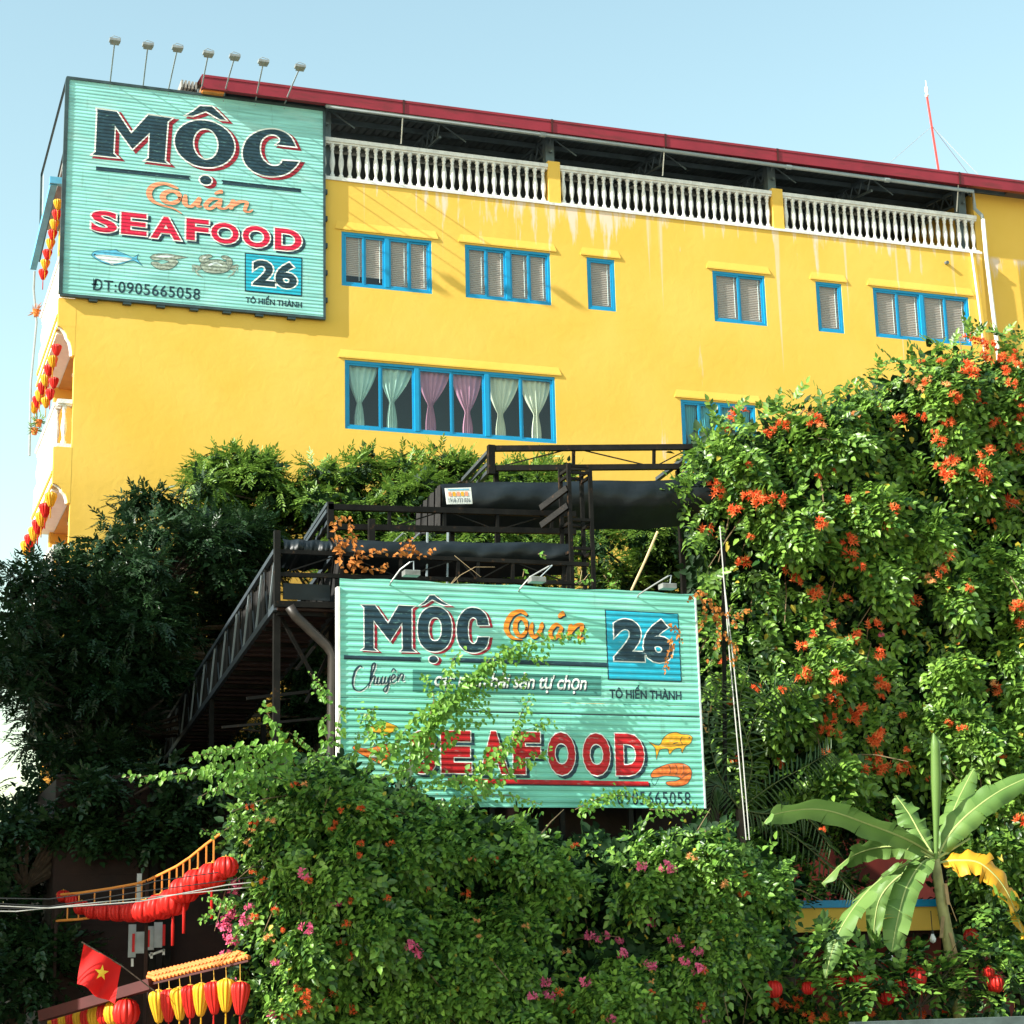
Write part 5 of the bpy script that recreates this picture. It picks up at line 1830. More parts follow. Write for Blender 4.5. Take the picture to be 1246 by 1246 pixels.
T_VINE = templates(8, 4, .34, .155, .048, seed=3, spread=52, droop=.5)
T_BUSH = templates(8, 4, .28, .118, .038, seed=4, spread=50, droop=.45)
T_TREE = templates(8, 6, .34, .125, .021, seed=5, spread=48, droop=.35, fold=.2)
T_INNER = templates(6, 3, .30, .15, .055, seed=6, spread=65, droop=.4)
T_ONE = [leaflet(1.0, .36, .22, .28)[None], leaflet(1.0, .32, .35, .4)[None], leaflet(.9, .40, .1, .2)[None]]


class Hedge:
    def __init__(s, px_poly, Y0, thick, redge, nl, lump, seed):
        s.Y0, s.T, s.R = Y0, thick, redge
        s.poly = np.array([(lambda p: (p.x, p.z))(U(x, y, Y0)) for x, y in px_poly])
        s.rng = np.random.default_rng(seed)
        s.mn, s.mx = s.poly.min(0), s.poly.max(0)
        s.lc = s.sample(nl)
        s.lr = s.rng.uniform(.6, 1.25, nl) * lump
        s.lh = s.rng.uniform(.5, 1.15, nl) * lump * 1.05

    def dist(s, p):
        a = s.poly
        b = np.roll(a, -1, 0)
        d = np.full(len(p), 1e9)
        for i in range(len(a)):
            e = b[i] - a[i]
            t = np.clip(((p - a[i]) @ e) / (e @ e), 0, 1)
            d = np.minimum(d, np.linalg.norm(p - a[i] - t[:, None] * e, axis=1))
        return d

    def isin(s, p):
        a = s.poly
        b = np.roll(a, -1, 0)
        r = np.zeros(len(p), bool)
        for i in range(len(a)):
            c = (a[i, 1] > p[:, 1]) != (b[i, 1] > p[:, 1])
            with np.errstate(divide='ignore', invalid='ignore'):
                xx = (b[i, 0] - a[i, 0]) * (p[:, 1] - a[i, 1]) / (b[i, 1] - a[i, 1]) + a[i, 0]
            r ^= c & (p[:, 0] < xx)
        return r

    def sample(s, n):
        out = []
        k = 0
        while k < n:
            p = s.rng.uniform(s.mn, s.mx, (n * 2, 2))
            p = p[s.isin(p)]
            out.append(p)
            k += len(p)
        return np.concatenate(out)[:n]

    def surf(s, p):
        d = np.where(s.isin(p), s.dist(p), 0)
        y = s.Y0 + s.T * (1 - np.sqrt(np.clip(d / s.R, 0, 1)))
        best = np.zeros(len(p))
        for c, r, h in zip(s.lc, s.lr, s.lh):
            q = 1 - ((p - c) ** 2).sum(1) / r ** 2
            best = np.maximum(best, h * np.sqrt(np.clip(q, 0, 1)))
        s.rel = best / (s.lh.mean())
        return y - best

    def normals(s, p):
        e = .06
        y0 = s.surf(p)
        gx = (s.surf(p + [e, 0]) - y0) / e
        gz = (s.surf(p + [0, e]) - y0) / e
        return y0, norm(np.stack([gx, -np.ones(len(p)), gz], 1))

    def at(s, px, py, out=.08):
        q = U(px, py, s.Y0)
        for _ in range(3):
            y = float(s.surf(np.array([[q.x, q.z]]))[0])
            q = U(px, py, y - out)
        return q


def dress(h, parent, n, tm, m, size=(.8, 1.2), inner=.5, thick=.35, name='foliage', jit=.55, flop=.75, gaps=.10):
    p = h.sample(n)
    y, nr = h.normals(p)
    h.surf(p)
    keep = (h.rel > .5) | (h.rng.random(n) < gaps)
    p, y, nr = p[keep], y[keep], nr[keep]
    n = len(p)
    dep = np.abs(h.rng.normal(0, thick, n))
    P = np.stack([p[:, 0], y, p[:, 1]], 1) - nr * dep[:, None]
    D = nr * .55 + np.array([0, -.12, -flop]) + h.rng.normal(0, jit, (n, 3))
    N = nr * .55 + np.array([-.85, -.1, .85]) * h.rng.uniform(.2, 1.3, (n, 1)) + h.rng.normal(0, .35, (n, 3))
    scatter(name, tm, P, D, N, h.rng.uniform(*size, n), m, parent)
    k = int(n * inner)
    if k:
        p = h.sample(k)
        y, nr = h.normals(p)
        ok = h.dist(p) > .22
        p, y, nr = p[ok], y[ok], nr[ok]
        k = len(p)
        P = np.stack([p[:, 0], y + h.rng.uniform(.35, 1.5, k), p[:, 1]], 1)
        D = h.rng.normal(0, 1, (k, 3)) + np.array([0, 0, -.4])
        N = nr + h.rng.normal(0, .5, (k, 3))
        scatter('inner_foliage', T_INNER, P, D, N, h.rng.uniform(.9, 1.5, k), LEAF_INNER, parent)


# flower clusters
def flower_mesh(name, m, n, r, kind, seed):
    rng = random.Random(seed)
    mb = MB()
    for i in range(n):
        a, b = rng.uniform(0, 6.28), rng.uniform(-.5, .9)
        d = Vector((math.cos(a) * math.cos(b), -abs(math.sin(a)) * math.cos(b) * .9 - .15, math.sin(b) - .1)).normalized()
        c = d * r * rng.uniform(.5, 1.0)
        s = d.orthogonal().normalized()
        t = d.cross(s)
        if kind == 'trumpet':
            L = rng.uniform(.05, .075)
            base = c - d * L * .7
            ring = [c + (s * math.cos(k * 1.2566) + t * math.sin(k * 1.2566)) * .014 for k in range(5)]
            lip = [c + d * .016 + (s * math.cos(k * 1.2566) + t * math.sin(k * 1.2566)) * .042 for k in range(5)]
            v = [base] + ring + lip
            fs = [(0, 1 + k, 1 + (k + 1) % 5) for k in range(5)] + [(1 + k, 6 + k, 1 + (k + 1) % 5) for k in range(5)]
            mb.add(v, fs)
        else:
            q = rng.uniform(.025, .042)
            for k in range(3):
                e = (s * math.cos(k * 2.09) + t * math.sin(k * 2.09))
                g = d.cross(e)
                mb.add([c, c + e * q * .7 + g * q * .5 + d * q * .4, c + e * q * 1.5 + d * q * .6, c + e * q * .7 - g * q * .5 + d * q * .4], [(0, 1, 2, 3)])
    me = bpy.data.meshes.new(name)
    me.from_pydata([tuple(v) for v in mb.v], [], mb.f)
    me.materials.append(m)
    return me


F_OR = [flower_mesh('flower_cluster', FL_OR, 11, .085, 'trumpet', i) for i in range(4)]
F_PALE = [flower_mesh('flower_cluster', FL_PALE, 9, .08, 'trumpet', 10 + i) for i in range(3)]
F_PINK = [flower_mesh('flower_cluster', FL_PINK, 16, .10, 'bract', 20 + i) for i in range(4)]


def flowers(h, parent, pts, meshes, scale=1.0, out=.12):
    for i, (x, y) in enumerate(pts):
        inst(meshes[i % len(meshes)], 'flower_cluster', parent, h.at(x, y, out), (random.uniform(-.4, .4), random.uniform(-.5, .5), random.uniform(-.7, .7)), scale * random.uniform(.8, 1.25))


def stems(h, parent, n, m, r=.02, length=1.2):
    mb = MB()
    p = h.sample(n)
    y, nr = h.normals(p)
    for i in range(n):
        c = Vector((p[i, 0], y[i] + .35, p[i, 1]))
        d = Vector((h.rng.normal(0, .5), h.rng.normal(0, .25), h.rng.normal(-.6, .5))).normalized()
        mb.tube([c, c + d * length * .5 + Vector((0, -.05, 0)), c + d * length + Vector((0, .05, -.1))], r, 5, r * .4)
    return tag(mb.build('stems', m, parent), kind='stuff')


def sprinkle(h, parent, n, m, size, name='odd_leaves'):
    p = h.sample(n)
    y, nr = h.normals(p)
    P = np.stack([p[:, 0], y, p[:, 1]], 1) + nr * .04
    D = nr * .5 + np.array([0, 0, -.6]) + h.rng.normal(0, .5, (n, 3))
    scatter(name, T_ONE, P, D, nr + h.rng.normal(0, .4, (n, 3)) + np.array([-.2, 0, .4]), h.rng.uniform(.7, 1.3, n) * size, m, parent)


# ---- the flowering vine wall on the right
HV = Hedge([(846, 545), (872, 512), (930, 497), (985, 488), (1030, 482), (1062, 452), (1110, 447), (1150, 425), (1195, 415), (1310, 425), (1310, 1215), (1190, 1130), (1120, 960), (1060, 975), (985, 985), (925, 960), (880, 900), (866, 790), (872, 690), (852, 640), (858, 590)], 32.1, .9, .9, 62, .80, 21)
VN = thing('flowering_vine', 'tall curtain of green trumpet vine with orange flowers on the right', 'vine', (HV.poly[:, 0].mean(), 32.2, 0))
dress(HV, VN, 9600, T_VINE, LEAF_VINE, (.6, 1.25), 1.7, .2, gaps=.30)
# stray sprays that break the outline
top = [(850, 548), (862, 528), (880, 512), (905, 503), (935, 498), (965, 492), (1000, 488), (1028, 478), (1050, 462), (1075, 448), (1100, 440), (1130, 432), (1160, 420), (1185, 408), (1215, 412), (1240, 415), (840, 575), (835, 590), (850, 620), (855, 650), (870, 700), (878, 760), (875, 830)]
P, D, S = [], [], []
for (x, y) in top:
    for k in range(9):
        q = U(x + random.gauss(0, 9), y + random.gauss(4, 7), 31.9 + random.uniform(-.3, .6))
        P.append(q)
        D.append((random.gauss(-.1 if x < 870 else 0, .5), random.gauss(-.3, .3), random.gauss(.35 if y < 540 else -.3, .5)))
        S.append(random.uniform(.6, 1.1))
scatter('outer_sprays', T_VINE, np.array(P), np.array(D), np.array([(0, -.6, .8)] * len(P)) + RNG.normal(0, .3, (len(P), 3)), np.array(S), LEAF_VINE, VN)
FV = [(898, 505), (990, 514), (952, 519), (918, 607), (927, 613), (945, 609), (910, 603), (895, 623), (857, 645), (868, 591), (872, 600), (998, 636), (1086, 621), (1032, 661), (1034, 675), (964, 702), (957, 697), (968, 708), (905, 686), (993, 726), (1029, 731), (1036, 774), (975, 786), (1068, 795), (1063, 763), (1111, 734), (1142, 691), (1154, 675), (1147, 697), (1149, 562), (1143, 537), (1161, 562), (1140, 570), (1190, 575), (1197, 582), (1154, 580), (1201, 552), (1179, 410), (1186, 415), (1195, 419), (1204, 424), (1176, 448), (1182, 455), (1194, 435), (1212, 443), (1229, 439), (1238, 446), (1222, 452), (1229, 468), (1244, 494), (1161, 484), (1229, 612), (1238, 738), (1236, 546), (1095, 512), (1019, 825), (1013, 850), (1018, 856), (1076, 838), (1072, 832), (1044, 864), (1035, 876), (1010, 876), (1060, 900), (1066, 896), (1063, 922), (1049, 938), (1071, 936), (1088, 937), (1101, 932), (1242, 1000), (1214, 838), (1015, 895), (975, 822), (1004, 890), (1242, 760)]
flowers(HV, VN, FV, F_OR, 1.9, .2)
rf = random.Random(5)
flowers(HV, VN, [(rf.uniform(1120, 1245), rf.uniform(420, 520)) for _ in range(20)] + [(rf.uniform(880, 1245), rf.uniform(500, 950)) for _ in range(34)], F_OR, 1.2)
sprinkle(HV, VN, 240, LEAF_YEL, .14)
sprinkle(HV, VN, 60, LEAF_DRY, .12)
flowers(HV, VN, [(1118, 473), (1129, 462), (1068, 498), (1040, 505), (1129, 703), (1134, 709), (1118, 706), (1205, 840), (1150, 470), (1208, 832), (985, 505), (1000, 520), (960, 506), (1108, 466)], F_PALE, 1.3)
inst(F_PINK[0], 'flower_cluster', VN, HV.at(1072, 773), None, .6)
stems(HV, VN, 90, VINESTEM, .018, 1.3)
MB().bar(U(880, 640, 31.9), U(884, 1200, 31.9), .06).build('trellis_post', BLACKST, VN)
MB().bar(U(1130, 480, 32.4), U(1150, 1200, 32.4), .08).build('trellis_post', BLACKST, VN)
MB().bar(U(850, 560, 32.6), U(1262, 560, 32.9), .08).build('trellis_beam', BLACKST, VN)

# ---- the big bush in front
HB = Hedge([(278, 990), (315, 955), (350, 922), (410, 912), (455, 940), (520, 964), (600, 984), (680, 1000), (745, 1002), (860, 1000), (905, 1025), (950, 1050), (965, 1095), (965, 1150), (985, 1222), (1085, 1232), (1160, 1234), (1300, 1222), (1300, 1275), (292, 1275), (292, 1180), (282, 1100), (278, 1040)], 28.95, .8, .8, 46, .85, 33)
for _x, _y, _r, _h in ((335, 985, .75, .9), (380, 960, .8, 1.1), (430, 985, .8, 1.2), (345, 1060, .7, 1.0), (400, 1060, .85, 1.4), (440, 1120, .75, 1.2), (360, 1150, .75, 1.1), (345, 1220, .7, 1.0), (480, 1030, .7, 1.1), (560, 1020, .6, .8), (640, 1035, .6, .8), (800, 1045, .65, .8), (870, 1060, .7, .9)):
    _p = U(_x, _y, 28.5)
    HB.lc = np.vstack([HB.lc, [[_p.x, _p.z]]])
    HB.lr = np.append(HB.lr, _r)
    HB.lh = np.append(HB.lh, _h)
BN = thing('creeper_bush', 'huge bush of flowering creeper below the lower billboard', 'bush', (HB.poly[:, 0].mean(), 28.6, 0))
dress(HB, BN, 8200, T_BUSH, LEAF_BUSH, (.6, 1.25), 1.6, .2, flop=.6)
flowers(HB, BN, [(359, 956), (308, 1001), (439, 1027), (436, 1040), (475, 1027), (471, 1094), (460, 1073), (425, 1096), (520, 1081), (566, 1088), (601, 1046), (333, 1109), (321, 1072), (373, 1208), (372, 1216), (375, 1224), (370, 1232), (404, 1207), (430, 1231), (423, 1162), (415, 1149), (679, 1207), (695, 1229), (906, 1063), (905, 1088), (855, 1181), (852, 1224), (793, 1207), (700, 1030), (1000, 1010)], F_OR, .9)
flowers(HB, BN, [(327, 1142), (370, 955), (306, 1010), (520, 1068), (512, 1060), (846, 1046), (838, 1042), (640, 1128), (690, 1160), (880, 1075), (575, 1045), (330, 1000), (300, 1025), (793, 1195), (580, 1120), (582, 1140)], F_PALE, .9)
flowers(HB, BN, [(287, 1075), (285, 1085), (285, 1097), (276, 1106), (280, 1113), (272, 1122), (275, 1130), (279, 1139), (284, 1146), (276, 1160), (281, 1170), (288, 1190), (292, 1202), (500, 1150), (504, 1160), (369, 1065), (407, 1100), (373, 1129), (330, 1235), (335, 1173), (717, 1138), (736, 1138), (726, 1144), (820, 1144), (817, 1059), (808, 1053), (781, 1056), (711, 1196), (757, 1162), (855, 1235), (300, 1120), (303, 1105)], F_PINK, .95)
stems(HB, BN, 90, VINESTEM, .014, 1.0)
rf = random.Random(9)
flowers(HB, BN, [(rf.uniform(940, 1246), rf.uniform(1205, 1243)) for _ in range(26)], F_OR, 1.2)
flowers(HB, BN, [(rf.uniform(300, 480), rf.uniform(960, 1240)) for _ in range(16)], F_OR, .8)
flowers(HB, BN, [(rf.uniform(640, 900), rf.uniform(1120, 1240)) for _ in range(12)], F_PINK, .9)
sprinkle(HB, BN, 160, LEAF_YEL, .10)
sprinkle(HB, BN, 900, LEAF_SHOOT, .12)


# ---- shoots: stems with single leaves hanging from them
def shoot(parent, px, Y, leaf, gap, m, r=.009, Y1=None, spread=.06, hang=.7, smat=None):
    Y1 = Y if Y1 is None else Y1
    pts = []
    sp = spline_open(px, 8)
    for i, (x, y) in enumerate(sp):
        pts.append(U(x, y, Y + (Y1 - Y) * i / (len(sp) - 1) - .02 * math.sin(i * .9)))
    MB().tube(pts, r, 5, r * .5).build('stem', smat or VINESTEM, parent)
    P, D, N, S = [], [], [], []
    acc = 0
    for i in range(len(pts) - 1):
        a, b = pts[i], pts[i + 1]
        seg = (b - a).length
        d = (b - a).normalized()
        while acc < seg:
            c = a.lerp(b, acc / seg)
            k = i / len(pts)
            P.append(c + Vector((random.gauss(0, spread), random.gauss(-.03, spread * .6), random.gauss(0, spread))))
            D.append(d * .35 + Vector((random.gauss(0, .6), random.gauss(-.35, .3), random.gauss(-hang, .35))))
            N.append((random.gauss(-.3, .35), -1, random.gauss(.6, .3)))
            S.append(leaf * random.uniform(.65, 1.15) * (1 - .45 * k))
            acc += gap * random.uniform(.6, 1.4)
        acc -= seg
    return (P, D, N, S)


def shoots(parent, lst, m, name='leaves'):
    P, D, N, S = [], [], [], []
    for a in lst:
        q = shoot(parent, m=m, **a)
        P += q[0]; D += q[1]; N += q[2]; S += q[3]
    f = lambda v: np.array([tuple(x) for x in v], float)
    return scatter(name, T_ONE, f(P), f(D), f(N), np.array(S), m, parent)


CV = thing('climbing_vine', 'green vine shoots climbing across the face of the lower billboard', 'vine', U(520, 960, 29.7))
lst = []
for px_, lf in (([(480, 945), (505, 905), (540, 860), (575, 825), (610, 798), (660, 780), (712, 772)], .13), ([(490, 940), (520, 890), (548, 850), (590, 815), (628, 800), (665, 800)], .13),
                ([(470, 930), (488, 895), (515, 868), (545, 850), (590, 848)], .13), ([(505, 920), (530, 880), (560, 850), (600, 830), (640, 826)], .12), ([(530, 870), (545, 835), (550, 805), (560, 793)], .12),
                ([(520, 880), (528, 850), (520, 830), (512, 822)], .11), ([(540, 955), (580, 935), (610, 905), (635, 890), (670, 880)], .12), ([(560, 960), (600, 930), (625, 900), (632, 875), (640, 858), (646, 848)], .11),
                ([(580, 960), (612, 945), (640, 925), (668, 915)], .12), ([(465, 920), (450, 895), (445, 875), (455, 862)], .11), ([(475, 915), (460, 880), (448, 870), (438, 868)], .10),
                ([(560, 840), (600, 800), (640, 782)], .12), ([(500, 900), (540, 870), (580, 862), (600, 870)], .12), ([(700, 985), (740, 968), (780, 972), (812, 985)], .10), ([(716, 985), (735, 972), (760, 966)], .10), ([(790, 985), (820, 986), (845, 985), (856, 990)], .09), ([(510, 930), (545, 900), (560, 880), (585, 880)], .12)):
    lst.append(dict(px=px_, Y=29.55, Y1=29.72, leaf=lf * 1.1, gap=.017, spread=.06))
shoots(CV, lst, LEAF_SHOOT)
SH = thing('creeper_shoots', 'long leafy creeper shoots reaching left from the bush under the footbridge', 'vine', U(340, 940, 28.4))
lst = []
for px_, lf in (([(345, 918), (300, 912), (262, 915), (230, 922)], .15), ([(345, 912), (300, 908), (250, 918)], .13), ([(330, 948), (280, 938), (230, 940), (185, 944), (154, 946)], .15), ([(350, 930), (290, 928), (250, 934)], .14), ([(330, 960), (300, 955), (262, 962)], .14),
                ([(352, 915), (338, 890), (328, 872), (320, 857)], .15), ([(400, 905), (392, 880), (402, 868)], .12), ([(408, 905), (412, 880), (416, 860)], .13), ([(398, 850), (392, 835), (378, 820)], .10), ([(395, 845), (388, 838), (382, 832)], .10),
                ([(430, 965), (445, 935), (470, 915), (500, 905)], .12), ([(440, 970), (470, 945), (510, 935), (545, 945)], .12), ([(420, 960), (400, 930), (372, 905), (350, 890)], .12), ([(410, 965), (425, 935), (432, 912), (436, 890)], .12), ([(470, 980), (510, 955), (560, 950), (600, 962)], .12), ([(390, 975), (350, 950), (310, 945), (285, 955)], .12), ([(520, 990), (570, 970), (620, 968), (660, 980)], .11), ([(400, 1000), (360, 985), (320, 990), (290, 1010)], .12), ([(450, 1000), (480, 975), (520, 975), (550, 990)], .11), ([(290, 1000), (262, 1015), (246, 1008)], .09), ([(275, 1100), (255, 1112), (244, 1118)], .09), ([(280, 1095), (262, 1095), (252, 1092)], .10), ([(340, 935), (300, 945), (270, 955), (240, 972)], .14)):
    lst.append(dict(px=px_, Y=28.6, Y1=28.2, leaf=lf, gap=.024, spread=.045, hang=.9))
shoots(SH, lst, LEAF_SHOOT)

# ---- dry vines
DV = thing('dry_vine', 'withered orange-brown vine on the left end of the middle railing', 'vine', U(420, 690, 30.9))
lst = []
for px_ in ([(418, 690), (410, 665), (408, 640), (414, 630), (425, 634), (428, 650)], [(412, 668), (420, 655), (432, 662), (440, 672)], [(430, 690), (445, 678), (460, 672), (470, 672)], [(425, 685), (432, 670), (426, 640)], [(480, 676), (500, 670), (514, 676)], [(505, 668), (492, 660), (494, 655)], [(520, 672), (523, 668)], [(436, 690), (428, 682), (424, 680)], [(440, 695), (458, 692), (474, 690)]):
    lst.append(dict(px=px_, Y=30.3, leaf=.12, gap=.030, spread=.035, hang=.5))
shoots(DV, lst, LEAF_DRY)
DV2 = thing('dry_vine', 'withered orange-brown vine hanging at the right edge of the lower billboard', 'vine', U(870, 800, 30.2))
lst = []
for px_ in ([(838, 730), (850, 720), (862, 728), (868, 745), (876, 760)], [(850, 725), (858, 745), (852, 765)], [(872, 740), (885, 750), (900, 748)], [(866, 735), (874, 770), (868, 790)], [(890, 760), (905, 742), (915, 745)], [(812, 760), (822, 768), (830, 780)], [(818, 775), (812, 800), (806, 815)], [(880, 770), (895, 790), (890, 810)]):
    lst.append(dict(px=px_, Y=29.8, leaf=.09, gap=.026, spread=.03, hang=.6))
shoots(DV2, lst, LEAF_DRY)
TW = thing('dry_twigs', 'bare dry twigs sticking out above the lower billboard', 'twigs', U(570, 700, 30.2))
for px_ in ([(545, 715), (560, 700), (578, 690), (602, 690)], [(553, 676), (570, 690), (585, 702)], [(705, 712), (708, 695), (704, 690)], [(705, 712), (715, 700)], [(545, 715), (555, 702), (560, 718)]):
    pts = [U(x, y, 30.2) for x, y in px_]
    MB().tube(pts, .006, 5, .003).build('twig', mat('dry_twig', (.45, .33, .18), .8, .2, 8), TW)
lst = [dict(px=p_, Y=30.2, leaf=.10, gap=.05, spread=.03, hang=.3) for p_ in ([(700, 710), (712, 705), (722, 708)], [(735, 700), (745, 712), (752, 706)], [(636, 702), (638, 692)], [(655, 674), (665, 676)])]
shoots(TW, lst, LEAF_SHOOT, 'new_leaves')


# ---- trees
def tree(name, label, base, trunk_px, clumps, m, tm, seed, nper=62, size=(.8, 1.15), inner=True, cat='tree', world=False, tr=(.20, .10, .045)):
    W = (lambda a, b, c: Vector((a, b, c))) if world else U
    rng = np.random.default_rng(seed)
    t = thing(name, label, cat, base)
    tk = [Vector(base)] + [W(*q) for q in trunk_px]
    MB().tube(tk, tr[0], 9, tr[1]).build('trunk', BARK, t)
    mb = MB()
    P, D, N, S = [], [], [], []
    PI_, DI, NI, SI = [], [], [], []
    for (x, y, Y, r) in clumps:
        c = W(x, y, Y)
        j = min(range(len(tk)), key=lambda i: (tk[i] - c).length + (3 if tk[i].z > c.z else 0))
        a = tk[j]
        mid = a.lerp(c, .5) + Vector((0, 0, .25))
        mb.tube([a, mid, c], tr[2], 5, tr[2] * .33)
        n = int(nper * (r / .7) ** 2)
        u = norm(rng.normal(0, 1, (n, 3)))
        u[:, 2] = np.where(u[:, 2] < -.3, -u[:, 2] * .6, u[:, 2])
        rad = r * rng.uniform(.55, 1.05, (n, 1)) * np.array([[1, .9, .72]])
        P.append(np.array(c) + u * rad)
        D.append(u * .8 + np.array([0, 0, -.25]) + rng.normal(0, .35, (n, 3)))
        N.append(u * .5 + np.array([0, 0, 1.0]) + rng.normal(0, .25, (n, 3)))
        S.append(rng.uniform(*size, n))
        k = n // 2
        u = norm(rng.normal(0, 1, (k, 3)))
        PI_.append(np.array(c) + u * r * rng.uniform(.1, .7, (k, 1)))
        DI.append(rng.normal(0, 1, (k, 3)))
        NI.append(rng.normal(0, 1, (k, 3)) + np.array([0, 0, 1]))
        SI.append(rng.uniform(.7, 1.1, k))
    tag(mb.build('limbs', BARK, t), kind='stuff')
    cr = scatter('crown', tm, np.concatenate(P), np.concatenate(D), np.concatenate(N), np.concatenate(S), m, t)
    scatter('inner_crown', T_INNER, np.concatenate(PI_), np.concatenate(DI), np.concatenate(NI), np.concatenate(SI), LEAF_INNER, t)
    return t


def clump_fill(poly, n, Ya, Yb, r, seed):
    rng = random.Random(seed)
    xs, ys = [p[0] for p in poly], [p[1] for p in poly]
    out = []
    while len(out) < n:
        x, y = rng.uniform(min(xs), max(xs)), rng.uniform(min(ys), max(ys))
        r_ = False
        for i in range(len(poly)):
            (xa, ya), (xb, yb) = poly[i], poly[(i + 1) % len(poly)]
            if (ya > y) != (yb > y) and x < (xb - xa) * (y - ya) / (yb - ya) + xa:
                r_ = not r_
        if r_:
            out.append((x, y, rng.uniform(Ya, Yb), r * rng.uniform(.7, 1.2)))
    return out


rim = [(25, 712, 37, .6), (55, 700, 37.5, .55), (90, 690, 38, .55), (128, 668, 38.5, .5), (150, 640, 39, .45), (165, 615, 39.5, .42), (185, 612, 39.5, .5), (215, 625, 39.6, .55), (20, 760, 36.5, .6), (15, 810, 36.5, .6), (25, 850, 36.5, .5), (20, 1000, 36, .55), (45, 960, 36.5, .45), (60, 920, 37, .5)]
A1 = clump_fill([(40, 720), (100, 705), (160, 650), (225, 640), (290, 600), (335, 640), (300, 690), (220, 780), (160, 850), (140, 960), (80, 1010), (60, 900), (30, 850)], 75, 37.5, 41.5, .72, 5)
A8 = clump_fill([(120, 720), (330, 650), (340, 760), (190, 900), (110, 860)], 34, 41.8, 43.2, .7, 16)
A2 = clump_fill([(180, 800), (330, 720), (415, 760), (415, 960), (300, 1000), (170, 1010)], 34, 41.6, 43.0, .75, 6)
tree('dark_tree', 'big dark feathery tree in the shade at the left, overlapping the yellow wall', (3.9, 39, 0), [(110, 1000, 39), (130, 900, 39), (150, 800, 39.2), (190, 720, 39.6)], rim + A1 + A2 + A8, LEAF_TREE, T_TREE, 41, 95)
A3 = clump_fill([(235, 600), (250, 570), (290, 565), (320, 575), (345, 605), (400, 600), (395, 660), (340, 690), (260, 660)], 26, 40.5, 42.8, .6, 8)
A4 = clump_fill([(355, 610), (385, 580), (430, 575), (500, 568), (560, 570), (590, 590), (680, 580), (700, 610), (640, 625), (540, 650), (420, 655)], 40, 40.0, 42.8, .58, 9)
A9 = clump_fill([(400, 650), (700, 635), (715, 730), (420, 730)], 34, 38.0, 41.0, .65, 17)
rim3 = [(262, 566, 41, .35), (290, 560, 41, .4), (325, 570, 41, .35), (380, 575, 41, .35), (410, 580, 41, .35), (450, 566, 41.5, .4), (490, 565, 41.5, .4), (530, 562, 41.5, .4), (560, 568, 41.5, .35), (640, 585, 41.5, .5), (690, 588, 41.5, .5), (600, 585, 41.5, .5)]
tree('green_tree', 'bright green tree top in the sun behind the middle railing', (9.5, 41.8, 0), [(390, 900, 41.8), (400, 760, 41.8), (420, 660, 41.6), (500, 610, 41.6)], A3 + A4 + A9 + rim3, LEAF_TREE2, T_TREE, 42, 100)
A5 = clump_fill([(715, 655), (860, 650), (880, 720), (860, 745), (715, 720)], 26, 35.5, 38.0, .6, 10)
tree('green_tree', 'shaded green tree seen below the upper tarpaulin, left of the flowering vine', (13.6, 37, 0), [(790, 1000, 37), (790, 740, 37)], A5, LEAF_TREE2, T_TREE, 43, 80)
A11 = clump_fill([(60, 960), (300, 930), (300, 1010), (240, 1040), (150, 1050), (70, 1040)], 22, 33.0, 33.3, .42, 18)
A6 = clump_fill([(-20, 1000), (60, 990), (85, 1060), (80, 1150), (65, 1260), (-20, 1260)], 24, 33.0, 35.0, .55, 11)
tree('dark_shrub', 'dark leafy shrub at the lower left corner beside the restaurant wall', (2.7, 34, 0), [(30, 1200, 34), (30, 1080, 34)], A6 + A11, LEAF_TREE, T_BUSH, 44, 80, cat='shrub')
A7 = clump_fill([(860, 900), (1000, 920), (1060, 1000), (1080, 1090), (960, 1090), (880, 1040)], 30, 33.0, 34.8, .55, 12)
tree('dark_shrub', 'dark leafy shrub in the shade behind the banana plant', (15.5, 34, 0), [(960, 1200, 34), (960, 1040, 34)], A7, LEAF_BUSH, T_BUSH, 45, 70, cat='shrub')


